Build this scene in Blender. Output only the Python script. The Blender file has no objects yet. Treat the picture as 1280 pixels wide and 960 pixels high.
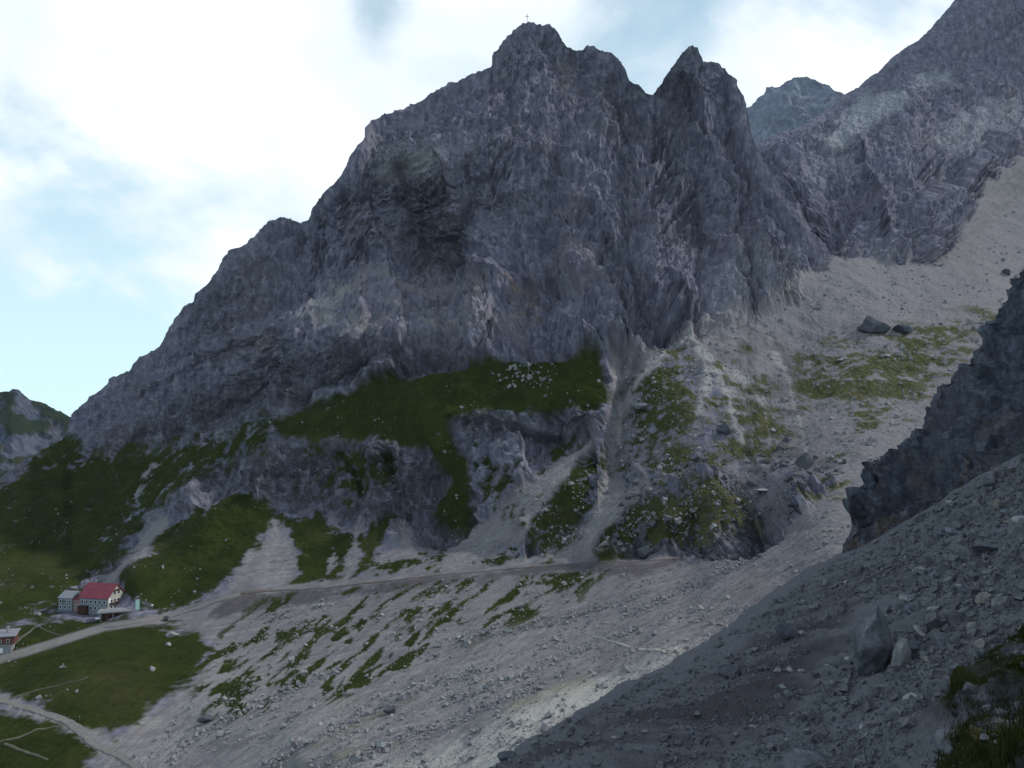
import bpy, bmesh, math, random
import numpy as np

# ------------------------------------------------------------------ camera, world, sun, exposure
F = 1005.0                      # focal length in pixels of the 1280 px wide photograph
HORIZON = 525.0                 # row of the true horizon
PITCH = math.atan((HORIZON - 480.0) / F)
scene = bpy.context.scene
cam_data = bpy.data.cameras.new("camera")
cam_data.sensor_width = 36.0
cam_data.lens = 36.0 * F / 1280.0
cam_data.clip_start = 0.5
cam_data.clip_end = 30000
cam = bpy.data.objects.new("camera", cam_data)
scene.collection.objects.link(cam)
cam.rotation_euler = (math.radians(90) + PITCH, 0, 0)
scene.camera = cam

SUN_EL, SUN_AZ = math.radians(41), math.radians(70)      # azimuth to the right of the view direction
SUN_STRENGTH, SKY_STRENGTH, EXPOSURE = 3.3, 0.14, -0.35


def build_world():
    w = bpy.data.worlds.new("World")
    scene.world = w
    w.use_nodes = True
    nt = w.node_tree
    N, L = nt.nodes, nt.links
    N.clear()
    out = N.new("ShaderNodeOutputWorld")
    bg = N.new("ShaderNodeBackground")
    sky = N.new("ShaderNodeTexSky")
    sky.sky_type = 'NISHITA'
    sky.sun_disc = False
    sky.sun_elevation = SUN_EL
    sky.sun_rotation = SUN_AZ
    sky.altitude = 1900
    sky.air_density = 1.0
    sky.dust_density = 0.6
    sky.ozone_density = 1.0
    tc = N.new("ShaderNodeTexCoord")

    def math_node(op, a, b=None, c=None, clamp=False):
        m = N.new("ShaderNodeMath"); m.operation = op; m.use_clamp = clamp
        for k, v in enumerate((a, b, c)):
            if v is None: continue
            if isinstance(v, (int, float)): m.inputs[k].default_value = v
            else: L.new(v, m.inputs[k])
        return m.outputs[0]

    sep = N.new("ShaderNodeSeparateXYZ")
    L.new(tc.outputs["Generated"], sep.inputs[0])
    # clouds lie on a flat deck overhead: project the view direction on it
    zz = math_node('ADD', math_node('MAXIMUM', sep.outputs[2], 0.0), 0.55)
    comb = N.new("ShaderNodeCombineXYZ")
    L.new(math_node('DIVIDE', sep.outputs[0], zz), comb.inputs[0])
    L.new(math_node('DIVIDE', sep.outputs[1], zz), comb.inputs[1])

    def noise(scale, detail, rough, dist, off):
        mp = N.new("ShaderNodeMapping")
        mp.inputs["Location"].default_value = off
        L.new(comb.outputs[0], mp.inputs[0])
        n = N.new("ShaderNodeTexNoise")
        n.inputs["Scale"].default_value = scale
        n.inputs["Detail"].default_value = detail
        n.inputs["Roughness"].default_value = rough
        n.inputs["Distortion"].default_value = dist
        L.new(mp.outputs[0], n.inputs["Vector"])
        return n.outputs["Fac"]

    def blob(px, py, radius, amp):
        """a broad bank (or gap) of cloud in one direction of the sky"""
        a, b = (px - 640) / F, (480 - py) / F
        v = np.array([a, math.cos(PITCH) - b * math.sin(PITCH), math.sin(PITCH) + b * math.cos(PITCH)])
        v /= np.linalg.norm(v)
        d = N.new("ShaderNodeVectorMath"); d.operation = 'DISTANCE'
        L.new(tc.outputs["Generated"], d.inputs[0])
        d.inputs[1].default_value = v
        t = math_node('DIVIDE', d.outputs["Value"], radius)
        g = math_node('POWER', 2.718, math_node('MULTIPLY', math_node('MULTIPLY', t, t), -1.0))
        return math_node('MULTIPLY', g, amp)

    n1 = noise(2.6, 8, 0.58, 0.25, (3.1, 1.7, 0))
    field = n1
    for args in SKY_BANKS:
        field = math_node('ADD', field, blob(*args))
    thick = N.new("ShaderNodeMapRange")
    thick.interpolation_type = 'SMOOTHSTEP'
    L.new(field, thick.inputs[0])
    thick.inputs[1].default_value = 0.47
    thick.inputs[2].default_value = 0.68
    n2 = noise(4.0, 5, 0.55, 0.2, (0.4, 5.2, 0))
    shade = N.new("ShaderNodeMapRange")
    L.new(n2, shade.inputs[0])
    shade.inputs[1].default_value = 0.3
    shade.inputs[2].default_value = 0.7
    col = N.new("ShaderNodeMix"); col.data_type = 'RGBA'
    L.new(shade.outputs[0], col.inputs[0])
    col.inputs[6].default_value = (7.6, 8.7, 9.6, 1)
    col.inputs[7].default_value = (11.2, 11.3, 11.4, 1)
    veil = N.new("ShaderNodeMix"); veil.data_type = 'RGBA'      # thin high haze over the blue
    L.new(math_node('POWER', 2.718, math_node('MULTIPLY', math_node('MAXIMUM', sep.outputs[2], 0.0), -1.5)), veil.inputs[0])
    L.new(sky.outputs[0], veil.inputs[6])
    veil.inputs[7].default_value = (6.9, 9.5, 10.6, 1)
    mix = N.new("ShaderNodeMix"); mix.data_type = 'RGBA'
    L.new(thick.outputs[0], mix.inputs[0])
    L.new(veil.outputs[2], mix.inputs[6])
    L.new(col.outputs[2], mix.inputs[7])
    bg.inputs["Strength"].default_value = SKY_STRENGTH
    L.new(mix.outputs[2], bg.inputs["Color"])
    L.new(bg.outputs[0], out.inputs[0])


# (px, py, radius in direction units, amount): banks and gaps of cloud as the photograph shows them
SKY_BANKS = [(200, 130, 0.34, 0.26), (470, 0, 0.05, -0.23), (90, 380, 0.16, -0.24), (60, 470, 0.12, -0.10),
             (30, 320, 0.06, 0.10), (60, 388, 0.05, 0.08), (1050, 70, 0.14, 0.22), (820, 40, 0.20, 0.13), (600, 20, 0.12, 0.10)]
build_world()
sun_data = bpy.data.lights.new("sun", 'SUN')
sun_data.energy = SUN_STRENGTH
sun_data.angle = math.radians(2.5)
sun_data.color = (1.0, 0.955, 0.90)
sun = bpy.data.objects.new("sun", sun_data)
scene.collection.objects.link(sun)
sun.rotation_euler = (math.radians(90) - SUN_EL, 0, math.radians(180) - SUN_AZ)
scene.view_settings.view_transform = 'Standard'
scene.view_settings.look = 'None'
scene.view_settings.exposure = EXPOSURE
scene.view_settings.gamma = 1.0
scene.view_settings.use_curve_mapping = False
scene.cycles.max_bounces = 4
scene.cycles.diffuse_bounces = 3
scene.cycles.volume_bounces = 0
scene.cycles.use_denoising = True
scene.cycles.use_adaptive_sampling = True

random.seed(7)
RNG = np.random.default_rng(11)


# ------------------------------------------------------------------ numeric helpers
def ray(px, py):
    """direction through a pixel, scaled so that y = 1"""
    a = (np.asarray(px, dtype=np.float64) - 640.0) / F
    b = (480.0 - np.asarray(py, dtype=np.float64)) / F
    y = math.cos(PITCH) - b * math.sin(PITCH)
    z = math.sin(PITCH) + b * math.cos(PITCH)
    return np.stack([a / y, np.ones_like(a), z / y], -1)


def place(px, py, Y):
    return ray(px, py) * np.asarray(Y, dtype=np.float64)[..., None]


PERM = np.random.default_rng(3).permutation(256).astype(np.int32)
PERM = np.concatenate([PERM, PERM, PERM])
G3 = np.array([[1, 1, 0], [-1, 1, 0], [1, -1, 0], [-1, -1, 0], [1, 0, 1], [-1, 0, 1], [1, 0, -1], [-1, 0, -1],
               [0, 1, 1], [0, -1, 1], [0, 1, -1], [0, -1, -1], [1, 1, 0], [-1, 1, 0], [0, -1, 1], [0, -1, -1]], dtype=np.float32)


def perlin(x, y, z):
    x = np.asarray(x, np.float32); y = np.asarray(y, np.float32); z = np.asarray(z, np.float32)
    xi = np.floor(x); yi = np.floor(y); zi = np.floor(z)
    fx, fy, fz = x - xi, y - yi, z - zi
    xi = xi.astype(np.int32) & 255; yi = yi.astype(np.int32) & 255; zi = zi.astype(np.int32) & 255
    u = fx * fx * fx * (fx * (fx * 6 - 15) + 10)
    v = fy * fy * fy * (fy * (fy * 6 - 15) + 10)
    w = fz * fz * fz * (fz * (fz * 6 - 15) + 10)

    def g(i, j, k):
        h = PERM[PERM[PERM[xi + i] + yi + j] + zi + k] & 15
        q = G3[h]
        return q[..., 0] * (fx - i) + q[..., 1] * (fy - j) + q[..., 2] * (fz - k)
    x00 = g(0, 0, 0); x00 += u * (g(1, 0, 0) - x00)
    x10 = g(0, 1, 0); x10 += u * (g(1, 1, 0) - x10)
    x00 += v * (x10 - x00)
    x01 = g(0, 0, 1); x01 += u * (g(1, 0, 1) - x01)
    x11 = g(0, 1, 1); x11 += u * (g(1, 1, 1) - x11)
    x01 += v * (x11 - x01)
    return x00 + w * (x01 - x00)


def fbm(P, wl, octaves=4, gain=0.5, off=0.0):
    s = np.zeros(P.shape[:-1], np.float32); a = 1.0
    for o in range(octaves):
        k = 2.0 ** o / wl
        s += a * perlin(P[..., 0] * k + off + 17.3 * o, P[..., 1] * k + off, P[..., 2] * k - off)
        a *= gain
    return s


def ridged(P, wl, octaves, gain=0.55, off=0.0):
    """sharp crests and sharp creases in turn, in metres of wavelength; about -1 .. 1"""
    s = np.zeros(P.shape[:-1], np.float32); a = 1.0; prev = None; tot = 0
    for o in range(octaves):
        k = 1.97 ** o / wl
        n = perlin(P[..., 0] * k + off + 31.7 * o, P[..., 1] * k + off * 0.7, P[..., 2] * k - off + 5.1 * o)
        r = 1.0 - np.minimum(np.abs(n) * 2.0, 1.0)
        r = r * r
        if o % 2 == 1:
            r = 1.0 - r
        if prev is not None:
            r = r * (0.45 + 0.55 * prev)
        prev = np.clip(r, 0, 1)
        s += a * (r - 0.5); tot += a * 0.5
        a *= gain
    return s / tot


def tps_fit(pts):
    pts = np.array(pts, dtype=np.float64)
    X = pts[:, :2] / 100.0
    v = np.log(pts[:, 2])
    n = len(X)
    d2 = ((X[:, None] - X[None]) ** 2).sum(-1)
    K = np.where(d2 > 0, 0.5 * d2 * np.log(np.maximum(d2, 1e-12)), 0) + np.eye(n) * 0.02
    Pm = np.concatenate([np.ones((n, 1)), X], 1)
    A = np.zeros((n + 3, n + 3)); A[:n, :n] = K; A[:n, n:] = Pm; A[n:, :n] = Pm.T
    sol = np.linalg.solve(A, np.concatenate([v, np.zeros(3)]))
    return X, sol[:n], sol[n:]


def tps_eval(fit, px, py):
    X, wgt, aff = fit
    x = np.asarray(px, np.float64) / 100.0; y = np.asarray(py, np.float64) / 100.0
    s = aff[0] + aff[1] * x + aff[2] * y
    for (cx, cy), wv in zip(X, wgt):
        d2 = (x - cx) ** 2 + (y - cy) ** 2
        s += wv * 0.5 * d2 * np.log(d2 + 1e-9)
    return np.exp(s)


def sstep(a, b, x):
    t = np.clip((x - a) / (b - a), 0, 1)          # also works with a > b
    return t * t * (3 - 2 * t)


def seg_dist(px, py, line):
    """distance of pixels to a polyline"""
    best = np.full(px.shape, 1e9)
    for (x0, y0), (x1, y1) in zip(line[:-1], line[1:]):
        dx, dy = x1 - x0, y1 - y0
        t = np.clip(((px - x0) * dx + (py - y0) * dy) / max(dx * dx + dy * dy, 1e-9), 0, 1)
        best = np.minimum(best, np.hypot(px - x0 - t * dx, py - y0 - t * dy))
    return best


def poly_sd(px, py, poly):
    """signed distance to a polygon, positive inside (clipped to 60)"""
    out = np.full(px.shape, -60.0)
    xs = [p[0] for p in poly]; ys = [p[1] for p in poly]
    sel = (px > min(xs) - 60) & (px < max(xs) + 60) & (py > min(ys) - 60) & (py < max(ys) + 60)
    x, y = px[sel], py[sel]
    d = seg_dist(x, y, list(poly) + [poly[0]])
    ins = np.zeros(x.shape, bool)
    n = len(poly)
    for i in range(n):
        x0, y0 = poly[i]; x1, y1 = poly[(i + 1) % n]
        if y0 == y1: continue
        c = ((y0 > y) != (y1 > y)) & (x < (x1 - x0) * (y - y0) / (y1 - y0) + x0)
        ins ^= c
    out[sel] = np.where(ins, d, -d)
    return out


# ------------------------------------------------------------------ object helpers
COL = scene.collection


def tag(o, label=None, category=None, group=None, kind=None):
    if label: o["label"] = label
    if category: o["category"] = category
    if group: o["group"] = group
    if kind: o["kind"] = kind
    return o


def new_obj(name, me, mat=None, parent=None):
    o = bpy.data.objects.new(name, me)
    if mat is not None and me is not None:
        me.materials.clear(); me.materials.append(mat)
    COL.objects.link(o)
    if parent is not None: o.parent = parent
    return o


def mesh_np(name, verts, quads, attrs=None, smooth=False):
    me = bpy.data.meshes.new(name)
    verts = np.ascontiguousarray(verts, np.float32)
    quads = np.ascontiguousarray(quads, np.int32)
    k = quads.shape[1]
    me.vertices.add(len(verts)); me.vertices.foreach_set("co", verts.ravel())
    me.loops.add(quads.size); me.loops.foreach_set("vertex_index", quads.ravel())
    me.polygons.add(len(quads))
    me.polygons.foreach_set("loop_start", np.arange(0, quads.size, k, dtype=np.int32))
    me.polygons.foreach_set("loop_total", np.full(len(quads), k, np.int32))
    me.update(calc_edges=True)
    me.polygons.foreach_set("use_smooth", np.full(len(quads), smooth, dtype=bool))
    for nm, arr in (attrs or {}).items():
        a = me.attributes.new(nm, 'FLOAT', 'POINT')
        a.data.foreach_set("value", np.ascontiguousarray(arr, np.float32).ravel())
    return me


# ------------------------------------------------------------------ materials
class NT:
    def __init__(self, name, rough=0.9):
        self.mat = bpy.data.materials.new(name)
        self.mat.use_nodes = True
        self.nt = self.mat.node_tree
        self.b = self.nt.nodes["Principled BSDF"]
        self.b.inputs["Roughness"].default_value = rough
        self.b.inputs["Specular IOR Level"].default_value = 0.04
        self.geo = None

    def n(self, t): return self.nt.nodes.new(t)

    def link(self, a, b): self.nt.links.new(a, b)

    def pos(self, scale=(1, 1, 1), rot=(0, 0, 0)):
        if self.geo is None: self.geo = self.n("ShaderNodeNewGeometry")
        m = self.n("ShaderNodeMapping")
        m.inputs["Scale"].default_value = scale
        m.inputs["Rotation"].default_value = rot
        self.link(self.geo.outputs["Position"], m.inputs[0])
        return m.outputs[0]

    def noise(self, vec, scale, detail=4, rough=0.55):
        t = self.n("ShaderNodeTexNoise")
        t.inputs["Scale"].default_value = scale
        t.inputs["Detail"].default_value = detail
        t.inputs["Roughness"].default_value = rough
        self.link(vec, t.inputs["Vector"])
        return t.outputs["Fac"]

    def voronoi(self, vec, scale, feature='F1', out="Distance"):
        t = self.n("ShaderNodeTexVoronoi")
        t.feature = feature
        t.inputs["Scale"].default_value = scale
        self.link(vec, t.inputs["Vector"])
        return t.outputs[out]

    def ramp(self, fac, stops):
        r = self.n("ShaderNodeValToRGB")
        e = r.color_ramp.elements
        while len(e) > 1: e.remove(e[-1])
        e[0].position = stops[0][0]; e[0].color = (*stops[0][1], 1)
        for p, c in stops[1:]:
            q = e.new(p); q.color = (*c, 1)
        self.link(fac, r.inputs[0])
        return r.outputs[0]

    def rng(self, fac, a, b, c=0.0, d=1.0):
        m = self.n("ShaderNodeMapRange")
        self.link(fac, m.inputs[0])
        for k, v in zip((1, 2, 3, 4), (a, b, c, d)): m.inputs[k].default_value = v
        return m.outputs[0]

    def mix(self, fac, a, b, mode='MIX'):
        m = self.n("ShaderNodeMix"); m.data_type = 'RGBA'; m.blend_type = mode
        for k, v in ((0, fac), (6, a), (7, b)):
            if isinstance(v, (int, float)): m.inputs[k].default_value = v
            elif isinstance(v, tuple): m.inputs[k].default_value = (*v, 1)
            else: self.link(v, m.inputs[k])
        return m.outputs[2]

    def mul(self, a, b):
        m = self.n("ShaderNodeMath"); m.operation = 'MULTIPLY'
        for k, v in enumerate((a, b)):
            if isinstance(v, (int, float)): m.inputs[k].default_value = v
            else: self.link(v, m.inputs[k])
        return m.outputs[0]

    def attr(self, name):
        a = self.n("ShaderNodeAttribute"); a.attribute_name = name
        return a.outputs["Fac"]

    def bump(self, h, dist, strength=1.0, normal=None):
        b = self.n("ShaderNodeBump")
        b.inputs["Distance"].default_value = dist
        b.inputs["Strength"].default_value = strength
        self.link(h, b.inputs["Height"])
        if normal is not None: self.link(normal, b.inputs["Normal"])
        return b.outputs[0]

    def done(self, color, normal=None):
        if isinstance(color, tuple): self.b.inputs["Base Color"].default_value = (*color, 1)
        else: self.link(color, self.b.inputs["Base Color"])
        if normal is not None: self.link(normal, self.b.inputs["Normal"])
        return self.mat


def simple(name, color, rough=0.8, var=0.15, scale=3.0):
    m = NT(name, rough)
    v = m.noise(m.pos(), scale, 4)
    lo = tuple(c * (1 - var) for c in color); hi = tuple(min(1, c * (1 + var)) for c in color)
    return m.done(m.ramp(v, [(0.3, lo), (0.7, hi)]))


def land_material(name, unit=1.0, rock=(0.180, 0.175, 0.225), dark=(0.066, 0.068, 0.102), pale=(0.325, 0.312, 0.36),
                  scree=(0.218, 0.202, 0.212), grass=(0.024, 0.035, 0.007)):
    """rock, scree and turf mixed by what lies where; unit scales the grain"""
    m = NT(name, 0.95)
    p = m.pos()
    big = m.noise(p, 0.016 / unit, 3)
    mid = m.noise(p, 0.11 / unit, 6, 0.62)
    fine = m.noise(p, 0.7 / unit, 5, 0.68)
    streak = m.noise(m.pos((1, 1, 0.22), (0, math.radians(-14), 0)), 0.20 / unit, 6, 0.66)
    c_rock = m.ramp(streak, [(0.30, dark), (0.50, rock), (0.70, pale)])
    c_rock = m.mix(m.rng(mid, 0.34, 0.68), m.mix(0.6, c_rock, dark), c_rock)
    c_rock = m.mix(m.rng(fine, 0.54, 0.72, 0, 0.4), c_rock, pale)
    c_rock = m.mix(m.rng(fine, 0.32, 0.44, 0.4, 0), c_rock, dark)
    warm = m.mix(0.5, c_rock, (0.175, 0.150, 0.165))
    c_rock = m.mix(m.rng(big, 0.45, 0.62, 0, 0.55), c_rock, warm)
    c_rock = m.mix(m.attr("rust"), c_rock, m.mix(m.rng(fine, 0.35, 0.65), (0.16, 0.10, 0.07), (0.38, 0.25, 0.15)))
    c_rock = m.mix(m.mul(m.attr("pale"), m.rng(m.noise(p, 0.35 / unit, 5, 0.7), 0.38, 0.58)), c_rock, m.mix(m.rng(fine, 0.3, 0.7), (0.27, 0.275, 0.29), (0.40, 0.40, 0.41)))
    stain = m.noise(m.pos((1, 1, 0.16)), 0.16 / unit, 5, 0.65)  # this mask darkens rock: painted shade, and black earth on the near slope
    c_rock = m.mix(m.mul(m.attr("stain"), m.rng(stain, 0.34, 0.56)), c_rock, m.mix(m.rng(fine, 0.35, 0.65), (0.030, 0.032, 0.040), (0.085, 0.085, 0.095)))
    s_lo = tuple(v * 0.60 for v in scree); s_hi = tuple(v * 1.30 for v in scree)
    speck = m.noise(p, 1.3 / unit, 6, 0.75)
    c_scree = m.ramp(speck, [(0.32, s_lo), (0.5, scree), (0.66, s_hi)])
    c_scree = m.mix(m.rng(mid, 0.3, 0.7, 0.0, 0.45), c_scree, tuple(v * 0.62 for v in scree))
    lane = m.n("ShaderNodeMapping"); lane.vector_type = 'TEXTURE'
    lane.inputs["Rotation"].default_value = (0, 0, math.radians(16)); lane.inputs["Scale"].default_value = (9, 1, 1)
    m.link(m.geo.outputs["Position"], lane.inputs[0])
    ln = m.noise(lane.outputs[0], 0.32 / unit, 5, 0.65)
    lane_on = m.attr("lane")
    c_scree = m.mix(m.mul(lane_on, m.rng(ln, 0.36, 0.56, 0.55, 0.0)), c_scree, tuple(v * 0.48 for v in scree))
    c_scree = m.mix(m.mul(lane_on, m.rng(ln, 0.55, 0.72, 0.0, 0.6)), c_scree, s_hi)
    c_scree = m.mix(m.attr("pale"), c_scree, m.ramp(speck, [(0.3, (0.30, 0.29, 0.265)), (0.7, (0.52, 0.51, 0.47))]))
    c_scree = m.mix(m.attr("soil"), c_scree, m.mix(m.rng(fine, 0.3, 0.7), (0.042, 0.037, 0.042), (0.095, 0.083, 0.090)))
    g_lo = (grass[0] * 0.42, grass[1] * 0.48, grass[2] * 0.6)
    g_dry = (grass[0] * 1.8, grass[1] * 1.4, grass[2] * 1.5)
    c_grass = m.ramp(mid, [(0.30, g_lo), (0.52, grass), (0.78, g_dry)])
    c_grass = m.mix(m.rng(fine, 0.40, 0.72, 0, 0.45), c_grass, g_dry)
    c_grass = m.mix(m.rng(m.noise(p, 0.045 / unit, 4, 0.6), 0.48, 0.62, 0, 0.7), c_grass, m.mix(m.rng(fine, 0.3, 0.7), grass, (grass[0] * 2.3, grass[1] * 2.0, grass[2] * 1.9)))
    tuft = m.noise(p, 0.32 / unit, 4, 0.7)
    c_grass = m.mix(m.rng(tuft, 0.40, 0.66), m.mix(0.55, c_grass, (0.020, 0.026, 0.008)), c_grass)
    c_grass = m.mix(m.rng(big, 0.54, 0.68, 0, 0.5), c_grass, m.mix(m.rng(tuft, 0.35, 0.65), (0.045, 0.036, 0.022), (0.075, 0.07, 0.028)))
    c_grass = m.mix(m.attr("dry_or_sunlit"), c_grass, m.mix(m.rng(fine, 0.3, 0.7), (0.075, 0.070, 0.034), (0.15, 0.14, 0.075)))
    c = m.mix(m.attr("scree"), c_rock, c_scree)
    c = m.mix(m.attr("grass"), c, c_grass)
    h = m.noise(p, 0.9 / unit, 7, 0.7)
    nrm = m.bump(h, 1.1 * unit, 0.45)
    return m.done(c, nrm)


# ------------------------------------------------------------------ landforms
def sheet_grid(x0, x1, step, top, bottom, rows, jag=0.0):
    """columns of pixels between a crest line and a lower line"""
    cols = np.arange(x0, x1 + 0.01, step)
    tx, ty = zip(*top); bx, by = zip(*bottom)
    t = np.interp(cols, tx, ty); b = np.interp(cols, bx, by)
    if jag:                              # broken crest
        q = np.stack([cols, cols * 0, cols * 0], -1)
        t = t + jag * (ridged(q, 17.0, 3, 0.7, 2.0) + 0.8 * perlin(cols * 0.31, cols * 0 + 0.5, cols * 0 + 0.5))
    f = np.linspace(0, 1, rows)[:, None]
    PX = np.repeat(cols[None], rows, 0)
    PY = t[None] * (1 - f) + b[None] * f
    return PX, PY


def add_back(P, extra, drops):
    """carry the crest on behind itself, falling away, so that the mountain has a far side"""
    top = P[0]
    v = top.copy(); v[:, 2] = 0; v /= np.linalg.norm(v, axis=1, keepdims=True)
    rows = []
    for e, d in zip(extra, drops):
        r = top + v * e; r[:, 2] -= d
        rows.append(r)
    return np.concatenate([np.array(rows[::-1]), P], 0), len(rows)


def grid_normals(P):
    du = np.gradient(P, axis=1); dv = np.gradient(P, axis=0)
    n = np.cross(dv, du)
    n /= np.linalg.norm(n, axis=-1, keepdims=True) + 1e-9
    return n


def smooth_grid(A, k):
    for _ in range(k):
        B = A.copy()
        B[1:-1] = (A[:-2] + 2 * A[1:-1] + A[2:]) / 4
        C = B.copy()
        C[:, 1:-1] = (B[:, :-2] + 2 * B[:, 1:-1] + B[:, 2:]) / 4
        A = C
    return A


def quads_of(nr, nc):
    i = np.arange(nr * nc).reshape(nr, nc)
    return np.stack([i[:-1, :-1], i[1:, :-1], i[1:, 1:], i[:-1, 1:]], -1).reshape(-1, 4)


BACK_E = [2, 5, 10, 18, 30, 50, 80, 130, 220]
BACK_D = [0.5, 2, 5, 11, 22, 42, 75, 130, 230]


def emit(name, P, attrs, mat, faces=None, smooth=False, kind='structure'):
    nr, nc = P.shape[:2]
    V = P.reshape(-1, 3)
    Q = quads_of(nr, nc) if faces is None else faces
    used = np.zeros(len(V), bool); used[Q.ravel()] = True
    idx = np.cumsum(used) - 1
    me = mesh_np(name, V[used], idx[Q], {k: a.reshape(-1)[used] for k, a in attrs.items()}, smooth)
    return tag(new_obj(name, me, mat), kind=kind)


def flow(P, angle, stretch):
    """coordinates turned so that gullies run down the face at an angle, drawn out along their run"""
    c, s = math.cos(angle), math.sin(angle)
    u = P[..., 0] * c + P[..., 2] * s
    w = -P[..., 0] * s + P[..., 2] * c
    return np.stack([u, P[..., 1] * 0.55, w / stretch], -1)


def rock_relief(P, angle, wl, octaves, stretch=3.0, off=0.0):
    wob = np.stack([fbm(P, wl * 1.6, 2, 0.5, off + 3), fbm(P, wl * 1.6, 2, 0.5, off + 9), fbm(P, wl * 1.6, 2, 0.5, off + 14)], -1)
    return ridged(flow(P + wob * wl * 0.35, angle, stretch), wl, octaves, 0.68, off)


def shift(A, k):
    return np.concatenate([np.repeat(A[:, :1], k, 1), A[:, :-k]], 1) if k > 0 else np.concatenate([A[:, -k:], np.repeat(A[:, -1:], -k, 1)], 1)


def carve(H0, tilt, wall, seed, iters=4, a=0.60, p=0.415):
    """run water down the face, row by row, and cut gullies that join on their way; returns metres"""
    rows, cols = H0.shape
    ks = np.array([-2, -1, 0, 1, 2])
    H = H0.copy()
    ar = np.arange(cols)
    for it in range(iters):
        A = np.ones((rows, cols))
        for r in range(rows - 1):
            cost = np.stack([H[r + 1][np.clip(ar + k, 0, cols - 1)] + 0.55 * (k - tilt[r]) ** 2 for k in ks])
            tgt = np.clip(ar + ks[np.argmin(cost, 0)], 0, cols - 1)
            A[r + 1] += np.bincount(tgt, weights=A[r], minlength=cols)
        H = H0 - a * A ** p
        for _ in range(30):
            H = np.minimum(H, np.minimum(shift(H, 1), shift(H, -1)) + wall)
    return H - H0


def strata(P, dip, wl, off):
    """bedding: uneven steps that lean with the dip"""
    s_ = P[..., 2] - P[..., 0] * dip + fbm(P, wl * 5, 3, 0.5, off) * wl * 1.3
    t = s_ / wl
    k = np.floor(t)
    f = t - k
    amp = 0.35 + 0.65 * (np.sin(k * 12.9898 + off) * 43758.5 % 1.0)
    return amp * (f - 0.5) * sstep(0.0, 0.12, f) - 0.25 * amp * (1 - sstep(0.0, 0.12, f))


# ---- the main mountain with the slopes and the scree valley at its foot
MAIN_TOP = [(-170, 725), (-60, 652), (0, 598), (40, 568), (78, 550), (90, 517), (112, 497), (128, 484), (140, 470), (160, 464), (172, 448), (190, 438),
            (204, 424), (214, 402), (228, 384), (240, 376), (244, 366), (262, 350), (276, 328), (284, 314), (302, 306), (322, 290),
            (335, 276), (350, 270), (364, 273), (376, 280), (384, 272), (396, 252), (404, 240), (420, 226), (432, 206),
            (446, 184), (454, 166), (462, 150), (478, 143), (500, 136), (530, 122), (560, 104), (590, 92), (612, 83), (617, 66),
            (626, 52), (640, 38), (652, 29), (660, 26), (672, 31), (686, 30), (696, 34), (702, 48), (710, 60), (722, 61),
            (740, 57), (752, 62), (764, 66), (776, 76), (783, 88), (786, 98), (798, 106), (808, 114), (816, 118), (824, 106), (834, 92),
            (846, 74), (856, 62), (865, 55), (876, 62), (880, 76), (888, 76), (900, 80), (912, 90), (922, 100), (928, 116),
            (934, 132), (940, 160), (946, 182), (958, 204), (972, 228), (988, 252), (1008, 278), (1030, 304), (1046, 312),
            (1062, 290), (1095, 280), (1130, 292), (1160, 262), (1200, 246), (1230, 196), (1280, 165), (1450, 80)]
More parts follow.
